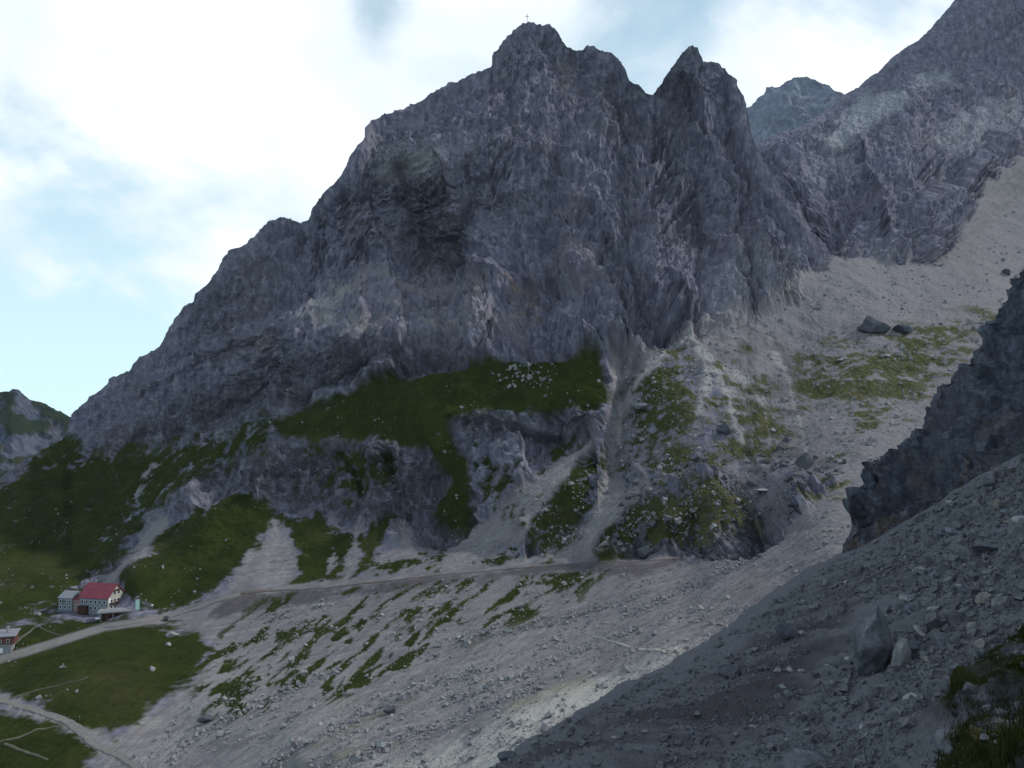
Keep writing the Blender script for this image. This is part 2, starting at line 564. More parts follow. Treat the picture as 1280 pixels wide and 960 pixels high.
MAIN_PTS = [(-160, 720, 560), (-60, 650, 620), (0, 600, 660), (40, 566, 690), (90, 515, 720), (110, 497, 715), (150, 470, 710),
            (200, 430, 705), (240, 372, 710), (280, 315, 715), (350, 270, 735), (375, 276, 712), (400, 240, 712), (455, 160, 735),
            (540, 115, 765), (612, 84, 775), (640, 40, 790), (660, 28, 795), (700, 40, 795), (712, 60, 803), (750, 60, 805),
            (785, 95, 800), (815, 118, 803), (830, 100, 790), (865, 57, 775), (900, 80, 785), (930, 120, 785), (945, 185, 765),
            (985, 250, 745), (1045, 320, 722),
            (90, 575, 690), (130, 560, 675), (200, 562, 650), (270, 545, 630), (340, 522, 610), (410, 495, 600), (480, 470, 590),
            (580, 455, 580), (680, 443, 568), (760, 440, 560), (800, 430, 565), (830, 410, 580), (900, 390, 610), (960, 375, 640),
            (1000, 350, 670),
            (450, 330, 706), (450, 402, 624), (545, 342, 704), (500, 372, 660), (380, 385, 655), (360, 402, 636), (580, 375, 652), (560, 400, 622), (650, 350, 645),
            (620, 210, 705), (700, 250, 690), (760, 330, 642), (860, 300, 672), (870, 200, 722), (940, 270, 715), (300, 420, 657),
            (350, 350, 682), (200, 500, 678), (530, 250, 712), (660, 130, 750), (760, 160, 755),
            (440, 545, 562), (580, 520, 545), (700, 518, 530), (760, 500, 525), (580, 556, 537), (320, 545, 577), (400, 545, 562),
            (540, 560, 537), (240, 610, 548), (320, 612, 545), (400, 640, 527), (470, 652, 515), (540, 665, 500), (590, 660, 492),
            (250, 625, 540), (160, 715, 478), (250, 740, 465), (330, 738, 458), (420, 733, 452), (430, 662, 512), (520, 715, 445),
            (700, 570, 505), (640, 620, 478), (560, 715, 439), (720, 610, 462), (700, 690, 430), (720, 555, 512),
            (120, 775, 448), (210, 772, 446), (280, 747, 452), (640, 711, 425), (720, 704, 410), (840, 700, 385),
            (760, 640, 440), (770, 560, 500), (770, 500, 530), (840, 645, 402), (840, 600, 430), (880, 692, 372), (900, 655, 388),
            (750, 692, 405), (960, 640, 375), (960, 608, 397), (930, 560, 440), (1000, 580, 412), (1060, 560, 410), (860, 520, 480),
            (860, 460, 530), (860, 405, 582), (1000, 420, 608), (1000, 480, 540), (1060, 480, 520), (1090, 412, 600), (1160, 480, 515),
            (1160, 400, 620), (1240, 400, 622), (1280, 350, 760), (1250, 330, 790), (1150, 330, 747), (1060, 330, 712), (1150, 370, 682),
            (1130, 290, 815), (1200, 250, 900), (1280, 170, 1060), (1440, 90, 1190), (1440, 330, 800), (1440, 450, 610),
            (1060, 620, 335), (1000, 640, 330), (930, 690, 330), (900, 720, 310), (840, 760, 290), (760, 780, 300), (840, 820, 225),
            (700, 860, 230), (640, 900, 207), (540, 900, 235), (400, 930, 227), (400, 860, 300), (300, 900, 285), (200, 960, 260),
            (200, 900, 315), (640, 780, 330), (520, 800, 337), (400, 800, 375), (300, 800, 402), (560, 750, 395), (0, 1010, 258),
            (200, 1010, 237), (400, 1010, 197), (640, 1010, 165), (900, 1010, 150), (900, 870, 205), (1280, 700, 260), (1280, 1010, 130),
            (1440, 700, 270), (1440, 1010, 130), (1280, 560, 390), (1280, 480, 500),
            (80, 765, 458), (60, 790, 428), (0, 825, 392), (0, 800, 407), (120, 720, 522), (180, 640, 595), (0, 760, 470),
            (0, 700, 530), (60, 640, 612), (0, 640, 612), (100, 680, 562), (60, 600, 660), (200, 600, 617), (250, 580, 602),
            (0, 880, 332), (100, 900, 312), (180, 830, 367), (250, 810, 392), (100, 840, 352), (0, 960, 282), (100, 960, 277),
            (-160, 800, 402), (-160, 960, 282), (-160, 1010, 257), (-160, 880, 332)]
# crests (-) and gullies (+) that can be followed on the photograph: line, half width, metres
CREASES = [([(500, 215), (515, 260), (528, 300), (537, 332)], 15, 26), ([(455, 165), (442, 230), (470, 290), (512, 335)], 13, -12),
           ([(562, 205), (570, 250), (560, 310)], 9, -14), ([(585, 215), (590, 250), (575, 290)], 7, 12),
           ([(712, 62), (720, 110), (700, 165)], 9, 13), ([(655, 70), (650, 100), (635, 140)], 20, -9),
           ([(815, 118), (838, 170), (850, 230), (872, 305)], 13, 15), ([(872, 110), (882, 150), (905, 200), (960, 280)], 16, -12),
           ([(905, 85), (912, 150), (935, 215), (985, 285)], 8, 11), ([(765, 100), (772, 150), (760, 195)], 12, 12),
           ([(640, 140), (690, 190), (702, 260), (742, 330), (792, 405)], 16, -15), ([(730, 275), (768, 340), (800, 385), (818, 412)], 9, 16),
           ([(785, 150), (800, 230), (830, 300), (880, 370)], 14, -12), ([(380, 505), (430, 478), (478, 456), (545, 444)], 9, 11),
           ([(180, 480), (260, 440), (330, 410), (385, 388)], 8, -9), ([(170, 550), (240, 540), (300, 505)], 9, 10),
           ([(376, 278), (372, 330), (355, 380)], 9, 13), ([(400, 245), (430, 300), (455, 335)], 10, -10),
           ([(560, 330), (600, 345), (640, 330)], 12, -14), ([(540, 350), (580, 358), (620, 372)], 8, 8),
           ([(585, 530), (640, 545), (700, 545)], 7, 9), ([(560, 515), (640, 528), (700, 532)], 6, -5),
           ([(425, 570), (450, 600), (455, 630)], 7, 8), ([(490, 580), (505, 640), (520, 665)], 9, 10), ([(545, 570), (575, 640), (580, 660)], 10, -9),
           ([(640, 625), (690, 580), (720, 540)], 9, 5), ([(775, 450), (778, 520), (765, 600)], 10, 9),
           ([(690, 690), (640, 690)], 8, 3), ([(650, 650), (680, 690)], 10, -5), ([(745, 690), (800, 640), (900, 610)], 22, -6), ([(825, 690), (832, 650)], 12, -5), ([(800, 692), (805, 655)], 8, 6), ([(862, 690), (868, 650)], 9, 6),
           ([(955, 610), (950, 650), (925, 690)], 9, 4), ([(840, 400), (800, 440), (775, 500)], 8, 6),
           ([(200, 640), (165, 690), (130, 735)], 9, 10), ([(0, 640), (70, 600), (130, 580)], 9, 6), ([(0, 720), (80, 660), (150, 610)], 10, 7)]
STRIP = [(380, 962), (500, 935), (600, 905), (700, 868), (780, 838), (832, 822)]          # run of the sunlit strip, given an added bank to catch the sun
GRASS = [([(330, 532), (400, 502), (480, 473), (560, 459), (680, 444), (752, 443), (760, 500), (748, 515), (700, 515), (640, 522), (590, 514),
           (560, 522), (575, 560), (590, 600), (588, 655), (570, 672), (545, 640), (560, 595), (530, 560), (440, 550), (400, 553), (350, 546)], 0.93, 6),
         ([(-170, 715), (0, 600), (60, 556), (90, 546), (110, 562), (190, 562), (340, 526), (330, 558), (250, 592), (210, 622), (150, 690), (90, 762), (0, 790), (-170, 830)], 0.78, 10),
         ([(300, 612), (335, 625), (350, 642), (300, 708), (262, 742), (200, 766), (160, 752), (148, 716), (230, 650)], 1.0, 4),
         ([(350, 650), (400, 645), (441, 665), (430, 725), (370, 735), (375, 690)], 0.95, 4), ([(452, 662), (492, 650), (472, 700), (442, 727)], 0.95, 4),
         ([(-170, 800), (0, 795), (60, 768), (170, 776), (250, 788), (265, 810), (240, 850), (190, 882), (140, 920), (90, 900), (0, 868), (-170, 850)], 0.95, 6),
         ([(0, 886), (80, 912), (120, 942), (100, 970), (60, 1010), (-170, 1010), (-170, 870)], 0.95, 5),
         ([(690, 550), (757, 560), (750, 640), (700, 680), (668, 682), (650, 645)], 0.62, 8),
         ([(800, 602), (900, 596), (940, 630), (890, 678), (760, 697), (748, 672)], 0.66, 8),
         ([(790, 485), (850, 420), (878, 470), (860, 545), (800, 570), (880, 560), (960, 590), (940, 560), (880, 600), (780, 600)], 0.50, 10),
         ([(995, 440), (1080, 425), (1200, 398), (1250, 392), (1160, 500), (1080, 548), (1000, 505)], 0.48, 12),
         ([(880, 480), (930, 430), (990, 540), (960, 590), (890, 560)], 0.48, 8),
         ([(480, 690), (548, 680), (600, 690), (690, 700), (560, 716), (470, 724)], 0.36, 8),
         ([(380, 560), (470, 560), (530, 600), (480, 645), (390, 625)], 0.40, 10), ([(590, 560), (690, 560), (650, 620), (600, 645)], 0.38, 10),
         ([(1010, 590), (1060, 575), (1040, 620), (990, 640)], 0.45, 8)]
# shade painted into the rock colour on bluffs, cliff feet and recesses
SHADED_ROCK = [([(225, 590), (300, 545), (420, 552), (540, 558), (590, 640), (560, 680), (440, 660), (340, 625), (250, 615)], 0.95), ([(100, 570), (200, 562), (340, 522), (480, 470), (475, 425), (380, 440), (290, 480), (170, 525)], 0.85),
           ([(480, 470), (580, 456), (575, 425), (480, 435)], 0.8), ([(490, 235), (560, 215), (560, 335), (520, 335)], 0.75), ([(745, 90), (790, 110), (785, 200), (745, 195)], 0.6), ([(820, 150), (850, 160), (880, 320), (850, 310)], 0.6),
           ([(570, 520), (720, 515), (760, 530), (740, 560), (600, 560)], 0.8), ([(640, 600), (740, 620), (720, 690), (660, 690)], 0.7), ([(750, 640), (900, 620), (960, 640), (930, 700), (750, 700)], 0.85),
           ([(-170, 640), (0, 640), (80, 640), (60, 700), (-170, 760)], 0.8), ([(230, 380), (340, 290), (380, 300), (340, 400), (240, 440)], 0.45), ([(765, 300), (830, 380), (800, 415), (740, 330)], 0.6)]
RUNNELS = [([(868, 405), (872, 430), (885, 465), (874, 515), (868, 540)], 5), ([(878, 435), (905, 478), (918, 520), (928, 555)], 5), ([(885, 445), (935, 478), (955, 510), (962, 545)], 3.5),
           ([(862, 405), (830, 440), (800, 475), (775, 520)], 5), ([(960, 420), (985, 470), (1000, 530), (1012, 570)], 4), ([(735, 555), (690, 592), (645, 640), (600, 688), (555, 718)], 9),
           ([(705, 590), (665, 640), (640, 706)], 6), ([(806, 606), (765, 648), (705, 690), (650, 706)], 9), ([(766, 440), (776, 520), (762, 600), (752, 640)], 5), ([(446, 668), (440, 700), (432, 728)], 4.5),
           ([(418, 690), (405, 730)], 2), ([(190, 580), (178, 600), (170, 616)], 2.5), ([(205, 650), (175, 690), (130, 730)], 6), ([(345, 655), (340, 690), (330, 735)], 8), ([(355, 680), (350, 738)], 10), ([(315, 690), (290, 740)], 4),
           ([(500, 660), (520, 690), (500, 720)], 4), ([(690, 690), (620, 712)], 6)]
CONE = [(775, 450), (862, 400), (1000, 430), (1010, 600), (960, 640), (905, 605), (800, 600), (765, 560)]
SOFT_LAND = [(-170, 790), (60, 765), (170, 735), (235, 645), (300, 605), (345, 640), (400, 650), (560, 690), (640, 700), (850, 697), (940, 692), (1070, 590), (1160, 545), (1450, 500), (1450, 1030), (-170, 1030)]
SUN_STRIP = [(420, 990), (540, 940), (650, 893), (750, 852), (800, 830), (838, 821), (838, 838), (700, 914), (620, 966), (560, 1005)]  # sunlight on the strip, painted in as paler scree
STREAKS = ([(235, 830), (340, 748), (470, 728), (600, 722), (760, 712), (700, 760), (600, 790), (480, 850), (330, 900), (260, 890)], 0.46)
SCREE = [([(-170, 845), (0, 864), (90, 898), (140, 918), (125, 950), (80, 914), (0, 888), (-170, 875)], 1.0), ([(255, 752), (320, 741), (560, 722), (840, 702), (930, 698), (985, 650), (1070, 590), (1160, 545), (1450, 500), (1450, 1015), (90, 1015), (140, 925),
           (240, 855), (270, 810), (200, 778)], 1.0), ([(855, 395), (960, 378), (1000, 335), (1050, 318), (1130, 325), (1200, 285), (1280, 205), (1450, 115), (1450, 520),
           (1160, 545), (1070, 600), (1000, 600), (950, 560), (895, 480)], 0.95),
         ([(700, 565), (732, 575), (690, 622), (640, 682), (600, 716), (528, 720), (570, 680), (620, 640)], 1.0),
         ([(775, 600), (800, 620), (742, 682), (720, 702), (640, 708), (680, 690), (738, 640), (755, 600), (765, 445), (810, 432), (862, 398), (852, 420), (800, 480), (785, 520)], 0.9),
         ([(340, 665), (375, 690), (370, 737), (278, 747), (310, 700)], 1.0), ([(440, 670), (453, 670), (441, 728), (418, 730)], 1.0),
         ([(490, 672), (560, 680), (640, 700), (530, 718), (448, 725)], 0.85), ([(195, 655), (216, 660), (150, 722), (120, 737)], 0.95),
         ([(345, 400), (385, 370), (440, 340), (535, 338), (565, 348), (620, 372), (590, 395), (505, 412), (430, 420), (380, 402)], 0.85), ([(470, 205), (560, 190), (545, 215), (480, 225)], 0.5),
         ([(860, 545), (1000, 590), (960, 640), (900, 600)], 0.6)]
SOIL = [([(290, 742), (420, 736), (560, 720), (700, 706), (850, 700), (800, 722), (700, 712), (560, 732), (400, 752), (310, 768), (262, 768)], 0.75),
        ([(100, 850), (200, 840), (150, 890), (120, 895)], 0.5)]
RUST = [([(640, 362), (668, 362), (672, 390), (645, 395)], 0.9), ([(690, 262), (726, 250), (735, 275), (700, 280)], 0.3), ([(590, 395), (660, 385), (650, 425), (585, 425)], 0.45),
        ([(735, 345), (770, 352), (765, 372), (738, 366)], 0.5), ([(700, 70), (718, 78), (716, 105), (702, 110)], 0.55), ([(690, 310), (745, 305), (740, 335), (695, 335)], 0.4),
        ([(320, 415), (350, 425), (345, 445), (318, 440)], 0.5), ([(560, 270), (572, 268), (568, 300), (558, 300)], 0.5)]
PALE = [([(460, 170), (560, 160), (620, 190), (560, 215), (470, 225)], 0.35), ([(340, 390), (430, 360), (440, 420), (380, 420)], 0.4), ([(520, 380), (640, 390), (600, 430), (500, 430)], 0.25),
        ([(895, 330), (1000, 300), (1030, 330), (960, 375), (880, 392)], 0.35), ([(620, 470), (680, 455), (690, 470), (640, 485)], 0.6), ([(560, 525), (640, 530), (690, 528), (640, 545), (570, 540)], 0.5)]


def mask_sum(polys, PX, PY, edge, soft=3.0):
    out = np.zeros(PX.shape)
    for item in polys:
        poly, wgt = item[0], item[1]
        sd = poly_sd(PX, PY, poly) + edge
        out = np.maximum(out, wgt * sstep(-soft, soft, sd))
    return out


def build_main(mat):
    step = 1.5
    PX, PY = sheet_grid(-170, 1450, step, MAIN_TOP, [(-170, 1012), (1450, 1012)], 600, 1.2)
    fit = tps_fit(MAIN_PTS)
    Y = tps_eval(fit, PX, PY)
    Y0 = Y.copy()
    for line, wd, amp in CREASES:
        xs = [p[0] for p in line]; ys = [p[1] for p in line]
        s = (PX > min(xs) - 4 * wd) & (PX < max(xs) + 4 * wd) & (PY > min(ys) - 4 * wd) & (PY < max(ys) + 4 * wd)
        d = seg_dist(PX[s], PY[s], line) / wd
        Y[s] += amp * np.exp(-d ** 1.5)
    q0 = np.stack([PX, PY, PX * 0], -1)
    tilt = 0.75 * sstep(700, 900, PX + (PY - 100) * 0.2) - 0.45 * (1 - sstep(330, 520, PX - (PY - 300) * 0.4))
    H0 = -(Y - Y0) * 0.8 + fbm(q0, 120, 6, 0.70, 3.0) * 11.0
    gully = carve(H0, tilt, 0.42 + 0.5 * np.clip(0.5 + fbm(q0, 60, 3, 0.5, 6.0), 0, 1), 1)
    # an added bank along the sunlit strip leans to the right, to the light
    s = (PX > 300) & (PX < 900) & (PY > 780)
    d = seg_dist(PX[s], PY[s], STRIP)
    P = place(PX, PY, Y)
    Pb = place(PX, PY, Y0)
    bump = np.zeros(PX.shape); bump[s] = np.exp(-(d / 16) ** 2) * 2.0
    P[..., 2] += bump
    nb = len(BACK_E)
    P, _ = add_back(P, BACK_E, BACK_D)
    Pb, _ = add_back(Pb, BACK_E, BACK_D)
    ext = lambda A: np.concatenate([np.repeat(A[:1], nb, 0), A], 0)
    PX, PY = ext(PX), ext(PY)
    n = grid_normals(smooth_grid(Pb, 6))
    w1 = fbm(P, 22, 4, 0.6, 1.5); w2 = fbm(P, 5, 3, 0.6, 7.7)
    ragged = w1 * 10 + w2 * 6
    scree = mask_sum(SCREE, PX, PY, ragged * 0.9, 5)
    scree *= 1 - (1 - sstep(-0.35, 0.30, w1 + 0.6 * w2)) * (PY < 432) * (PX < 720)
    # turf: inside its patches it thins out where the noise says so
    turf_n = 0.5 + 0.5 * np.clip(w1 * 0.9 + w2 * 0.7, -1, 1)
    grass = np.zeros(PX.shape)
    for poly, cover, soft in GRASS:
        sd = poly_sd(PX, PY, poly) + ragged * (0.6 if poly[0] == (330, 532) else 1.3 if cover > 0.9 else 1.6)
        inside = sstep(-soft, soft, sd)
        patch = sstep(1 - cover - 0.10, 1 - cover + 0.10, turf_n * 0.78 + 0.22 * sstep(0, 30, sd)) if cover < 0.97 else np.ones(PX.shape)
        grass = np.maximum(grass, inside * patch)
    c, sn = math.cos(math.radians(38)), math.sin(math.radians(38))
    wx = fbm(P, 45, 3, 0.5, 44.0)
    q = np.stack([(PX * sn + PY * c) / 10 + wx * 0.6, (PX * c - PY * sn) / 46 + wx * 0.4, PX * 0 + 3.3], -1)
    sn_ = fbm(q, 1.0, 4, 0.6, 4.0)
    sd = poly_sd(PX, PY, STREAKS[0])
    # broken turf strips that follow the run of the stones
    grass = np.maximum(grass, sstep(0.10, 0.24, sn_ + 0.38 * fbm(P, 42, 3, 0.6, 8.0) + 0.2 * w2 - 0.08 + 0.004 * np.clip(sd, -60, 40)) * sstep(-25, 5, sd))
    dry_or_sunlit = 0.5 * np.exp(-(seg_dist(PX, PY, STRIP) / 9) ** 2) * sstep(-0.1, 0.25, w1)  # dry-grass colour that also brightens the painted sunlit strip
    dry_or_sunlit = np.maximum(dry_or_sunlit, 0.7 * np.exp(-(seg_dist(PX, PY, [(330, 965), (420, 920), (520, 870)]) / 5) ** 2) * sstep(-0.2, 0.2, w2))
    grass = np.maximum(grass, dry_or_sunlit * 0.8)
    dryness_or_sun = np.maximum(dry_or_sunlit / 0.5, (0.35 + 0.4 * sstep(-0.3, 0.4, w2)) * sstep(760, 900, PX))
    run = np.zeros(PX.shape)
    for line, wd in RUNNELS:
        k = (PX > min(q_[0] for q_ in line) - 40) & (PX < max(q_[0] for q_ in line) + 40) & (PY > min(q_[1] for q_ in line) - 40) & (PY < max(q_[1] for q_ in line) + 40)
        run[k] = np.maximum(run[k], sstep(1.0, -0.35, (seg_dist(PX[k], PY[k], line) + ragged[k] * 0.8) / wd - 0.6))
    grass *= 1 - run
    cone = mask_sum([(CONE, 0.85)], PX, PY, ragged * 1.2, 14)
    scree = np.maximum(scree, np.maximum(run, cone * sstep(-0.45, 0.1, w1 + 0.3 * w2)))
    path = seg_dist(PX, PY, [(0, 824), (60, 806), (130, 784), (200, 774), (280, 748), (320, 739), (560, 720), (840, 701)])
    grass *= sstep(3, 7, path)
    scree = np.clip(np.maximum(scree, 1 - sstep(4, 9, path)), 0, 1)
    rust = 0.5 * mask_sum(RUST, PX, PY, ragged * 0.8, 8) * sstep(-0.5, 0.4, w2)
    pale = mask_sum(PALE, PX, PY, ragged, 12)
    pale = np.maximum(pale, mask_sum([(SUN_STRIP, 0.75)], PX, PY, ragged * 1.5, 16))
    pale = np.maximum(pale, 0.22 * sstep(740, 880, PY) * sstep(-0.6, 0.4, w1))
    stain = mask_sum(SHADED_ROCK, PX, PY, ragged * 1.5, 16)  # painted shade on the rock, not a stain
    soil = mask_sum(SOIL, PX, PY, ragged * 0.5, 4)
    # relief: three runs of gullies, blended over the face
    soft = np.clip(np.maximum(np.maximum(scree, grass * 0.9), cone), 0, 1)
    pale = np.maximum(pale, run * (0.14 + 0.36 * (cone > 0.3)) * sstep(-0.5, 0.3, w2))
    soil = np.maximum(soil, 0.62 * cone * (1 - run) * sstep(-0.5, 0.3, w1 + 0.4 * w2))
    soft *= 1 - 0.42 * (1 - sstep(420, 440, PY + np.clip(PX - 850, 0, 200) * 0.35)) * (PX < 1000)      # ledge debris on the face stays rugged
    soft = np.maximum(soft, mask_sum([(SOFT_LAND, 1.0)], PX, PY, 0.0, 8))
    soft = np.maximum(soft, np.clip(smooth_grid(soft, 16) * 1.7 - 0.55, 0, 1) * (PY > 430))      # slivers of rock between turf and scree lie low
    soft = smooth_grid(soft, 3)
    left = 1 - sstep(430, 640, PX - (PY - 300) * 0.5)
    gully = ext(gully)
    # near the crest everything is cut back from the outline, never piled on it
    to_crest = np.full(PX.shape, 120.0)
    kk = PY - np.interp(PX, [p[0] for p in MAIN_TOP], [p[1] for p in MAIN_TOP]) < 130
    to_crest[kk] = seg_dist(PX[kk], PY[kk], [p for p in MAIN_TOP if p[0] < 1040])
    crest = sstep(0, 22, to_crest)
    away = sstep(5, 100, to_crest)
    gully = gully + 1.0 + (-gully.mean() - 1.0) * away
    lower = sstep(430, 540, PY - np.clip(PX - 400, -200, 400) * 0.02)
    lump = fbm(P, 90, 3, 0.5, 21.0)
    blocks = ridged(P, 14, 4, 0.6, 55.0)
    beds = strata(P, 0.48, 15.0, 3.0) * left + strata(P, 0.10, 19.0, 8.0) * (1 - left) * 0.32
    hard = 0.75 + 0.9 * np.clip(0.5 + fbm(P * np.array([0.6, 0.6, 1.6]), 60, 3, 0.5, 88.0), 0, 1)
    fins = rock_relief(P, math.radians(-8), 12, 4, 3.2, 10.0) * 2.3
    rel = gully * hard * (1 - 0.35 * left) * (1 - 0.35 * lower) + (beds - 0.3 * (1 - away)) * (3.8 - 0.8 * lower) * (0.35 + sstep(-0.3, 0.4, fbm(P, 70, 2, 0.5, 99.0))) + fins
    disp = (1 - soft) * (rel + (lump * away - 0.35 * (1 - away)) * (10 - 6 * lower) + blocks * 2.3)
    ground = fbm(P, 26, 5, 0.55, 61.0) * 1.6 + fbm(P, 3.0, 2, 0.5, 66.0) * 0.3 + grass * (fbm(P, 5.5, 3, 0.6, 69.0) * 0.75)
    rill = fbm(q * np.array([1.6, 0.5, 1]), 1.0, 4, 0.6, 14.0) * 0.7
    near = sstep(640, 760, PY)
    disp += soft * (ground * (1 - 0.55 * near) + rill * near * 0.6)
    # no steps under the path and the hut
    flat = np.minimum(sstep(2, 14, path), sstep(26, 60, np.hypot((PX - 120) / 1.5, PY - 762)))
    disp *= 0.15 + 0.85 * flat
    disp = disp * (0.05 + 0.95 * crest) + (1 - soft) * (1 - crest) * (blocks * 1.3 + fins * 0.4)
    P = P + n * disp[..., None]
    # split into the landforms a viewer would name
    fx = PX[:-1, :-1].ravel(); fy = PY[:-1, :-1].ravel()
    Q = quads_of(*P.shape[:2])
    base = [(-200, 640), (90, 570), (130, 560), (200, 563), (270, 545), (340, 524), (410, 496), (480, 471), (580, 456), (680, 444), (760, 440), (800, 431),
            (830, 410), (900, 390), (960, 376), (1000, 345), (1046, 316), (1047, -500), (1500, -500)]
    by = np.interp(fx, [b[0] for b in base], [b[1] for b in base])
    is_mount = fy < by
    is_upper = (~is_mount) & (poly_sd(fx, fy, [(800, 431), (860, 398), (1046, 300), (1100, -300), (1600, -300), (1600, 540), (1160, 545), (1000, 560), (860, 540), (770, 560), (770, 440)]) > 0)
    is_low = (~is_mount) & (~is_upper) & (poly_sd(fx, fy, [(250, 755), (320, 740), (560, 720), (840, 700), (930, 698), (1070, 590), (1160, 545), (1600, 540), (1600, 1100), (60, 1100), (140, 925), (240, 855), (270, 810)]) > 0)
    rest = ~(is_mount | is_upper | is_low)
    A = dict(scree=scree, grass=grass, rust=rust, pale=pale, soil=soil, dry_or_sunlit=dryness_or_sun, lane=sstep(600, 720, PY), stain=stain)
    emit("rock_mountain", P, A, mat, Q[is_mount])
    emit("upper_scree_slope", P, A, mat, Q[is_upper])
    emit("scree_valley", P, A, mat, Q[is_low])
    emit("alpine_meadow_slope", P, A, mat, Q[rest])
    return PX, PY, P, nb, scree, grass


def sampler(PX, PY, P, nb):
    """a pixel of the photograph -> the point of the built ground that it shows"""
    nc = PX.shape[1]
    n = grid_normals(P)

    def at(px, py):
        px = np.atleast_1d(np.asarray(px, float)); py = np.atleast_1d(np.asarray(py, float))
        c = np.clip(np.interp(px, PX[0], np.arange(nc)), 0, nc - 1.001)
        ci = c.astype(int); fc = c - ci
        t = PY[nb, ci]; b = PY[-1, ci]
        rows = PY.shape[0] - nb
        r = np.clip((py - t) / (b - t) * (rows - 1), 0, rows - 1.001) + nb
        ri = r.astype(int); fr = r - ri
        w = lambda A: ((A[ri, ci].T * (1 - fr) * (1 - fc) + A[ri + 1, ci].T * fr * (1 - fc) + A[ri, ci + 1].T * (1 - fr) * fc + A[ri + 1, ci + 1].T * fr * fc).T)
        return w(P), w(n)
    return at


land_far = land_material("mountain_rock_scree_and_turf", 1.0)
MAIN = build_main(land_far)
main_at = sampler(*MAIN[:4])


def zero_attrs(P, **kw):
    A = {k: np.zeros(P.shape[:2]) for k in ("scree", "grass", "rust", "pale", "soil", "dry_or_sunlit", "lane", "stain")}
    A.update(kw)
    return A


# ---- the right-hand mountain
def build_right(mat):
    top = [(860, 200), (935, 188), (965, 172), (1000, 160), (1030, 142), (1050, 124), (1070, 112), (1100, 88), (1118, 72), (1132, 62), (1150, 50), (1172, 26), (1190, 6), (1200, -8),
           (1240, -40), (1280, -75), (1450, -150)]
    bot = [(860, 330), (960, 330), (1050, 360), (1130, 375), (1200, 335), (1280, 260), (1450, 180)]
    pts = [(860, 200, 1060), (960, 178, 1010), (1055, 120, 1110), (1130, 62, 1150), (1190, 5, 1170), (1280, -75, 1190), (1450, -150, 1240), (860, 330, 960), (960, 300, 880),
           (1050, 320, 735), (1130, 330, 748), (1200, 288, 815), (1280, 205, 965), (1450, 120, 1120), (1050, 220, 880), (1150, 200, 905), (1280, 130, 1060), (1125, 120, 1050),
           (1050, 360, 722), (1130, 375, 735), (1200, 335, 800), (1280, 260, 945), (1450, 180, 1100), (1050, 170, 1000), (1200, 130, 1030)]
    PX, PY = sheet_grid(860, 1450, 1.6, top, bot, 235, 1.3)
    Y = tps_eval(tps_fit(pts), PX, PY)
    Y0 = Y.copy()
    for line, wd, amp in [([(1195, 60), (1205, 130), (1240, 170)], 10, 12), ([(1130, 70), (1140, 130), (1150, 200), (1165, 260)], 16, -16), ([(1060, 190), (1075, 240), (1090, 290)], 12, -14),
                          ([(1020, 180), (1045, 240), (1060, 300)], 12, 18), ([(1165, 120), (1180, 190), (1195, 260)], 12, 16), ([(1100, 220), (1120, 290)], 10, 10), ([(1010, 190), (1060, 165), (1130, 118)], 12, -10)]:
        Y += amp * np.exp(-(seg_dist(PX, PY, line) / wd) ** 1.5)
    q0 = np.stack([PX, PY, PX * 0], -1)
    gully = carve(fbm(q0, 90, 6, 0.70, 23.0) * 13.0 - (Y - Y0) * 0.8, 0.3 + 0 * PX, 0.6 + 0 * PX, 2, 4, 0.8, 0.385)
    P = place(PX, PY, Y)
    Pb, _ = add_back(place(PX, PY, Y0), BACK_E, BACK_D)
    P, nb = add_back(P, BACK_E, BACK_D)
    ext = lambda A: np.concatenate([np.repeat(A[:1], nb, 0), A], 0)
    PX, PY = ext(PX), ext(PY)
    gully = ext(gully - gully.mean())
    n = grid_normals(smooth_grid(Pb, 6))
    w1 = fbm(P, 40, 4, 0.6, 3.5)
    pale = mask_sum([([(1025, 180), (1045, 165), (1060, 140), (1080, 118), (1128, 114), (1126, 132), (1085, 160), (1040, 185)], 0.9), ([(1145, 95), (1190, 90), (1185, 105), (1145, 110)], 0.8),
                     ([(1000, 200), (1060, 180), (1080, 200), (1010, 230)], 0.35), ([(1165, 170), (1235, 120), (1280, 120), (1280, 160), (1190, 195)], 0.5),
                     ([(1050, 305), (1090, 285), (1130, 320), (1100, 335)], 0.5)], PX, PY, w1 * 9, 6)
    scree = mask_sum([([(1230, 225), (1290, 180), (1450, 90), (1450, 300), (1200, 360), (1200, 295)], 1.0)], PX, PY, w1 * 8, 6)
    r1 = gully * 0.9 + strata(P, 0.1, 26, 4.0) * 5 + rock_relief(P, math.radians(-12), 14, 4, 3.0, 120.0) * 1.6
    r2 = gully * 0.35 + strata(P, 0.42, 22, 9.0) * 7 + rock_relief(P, math.radians(38), 14, 4, 3.0, 160.0) * 1.6
    k = sstep(90, 190, PY + (1150 - PX) * 0.3)
    soft = np.clip(np.maximum(scree, pale * 0.6), 0, 1)
    disp = (r1 * k + r2 * (1 - k)) * (1 - 0.85 * soft) + fbm(P, 110, 3, 0.5, 71.0) * 10 * (1 - soft) + ridged(P, 16, 4, 0.6, 77.0) * 1.6 * (1 - soft)
    disp *= 0.25 + 0.75 * sstep(0, 24, PY - np.interp(PX, [p[0] for p in top], [p[1] for p in top]))
    P = P + n * disp[..., None]
    emit("right_mountain", P, zero_attrs(P, pale=pale, scree=scree), mat)


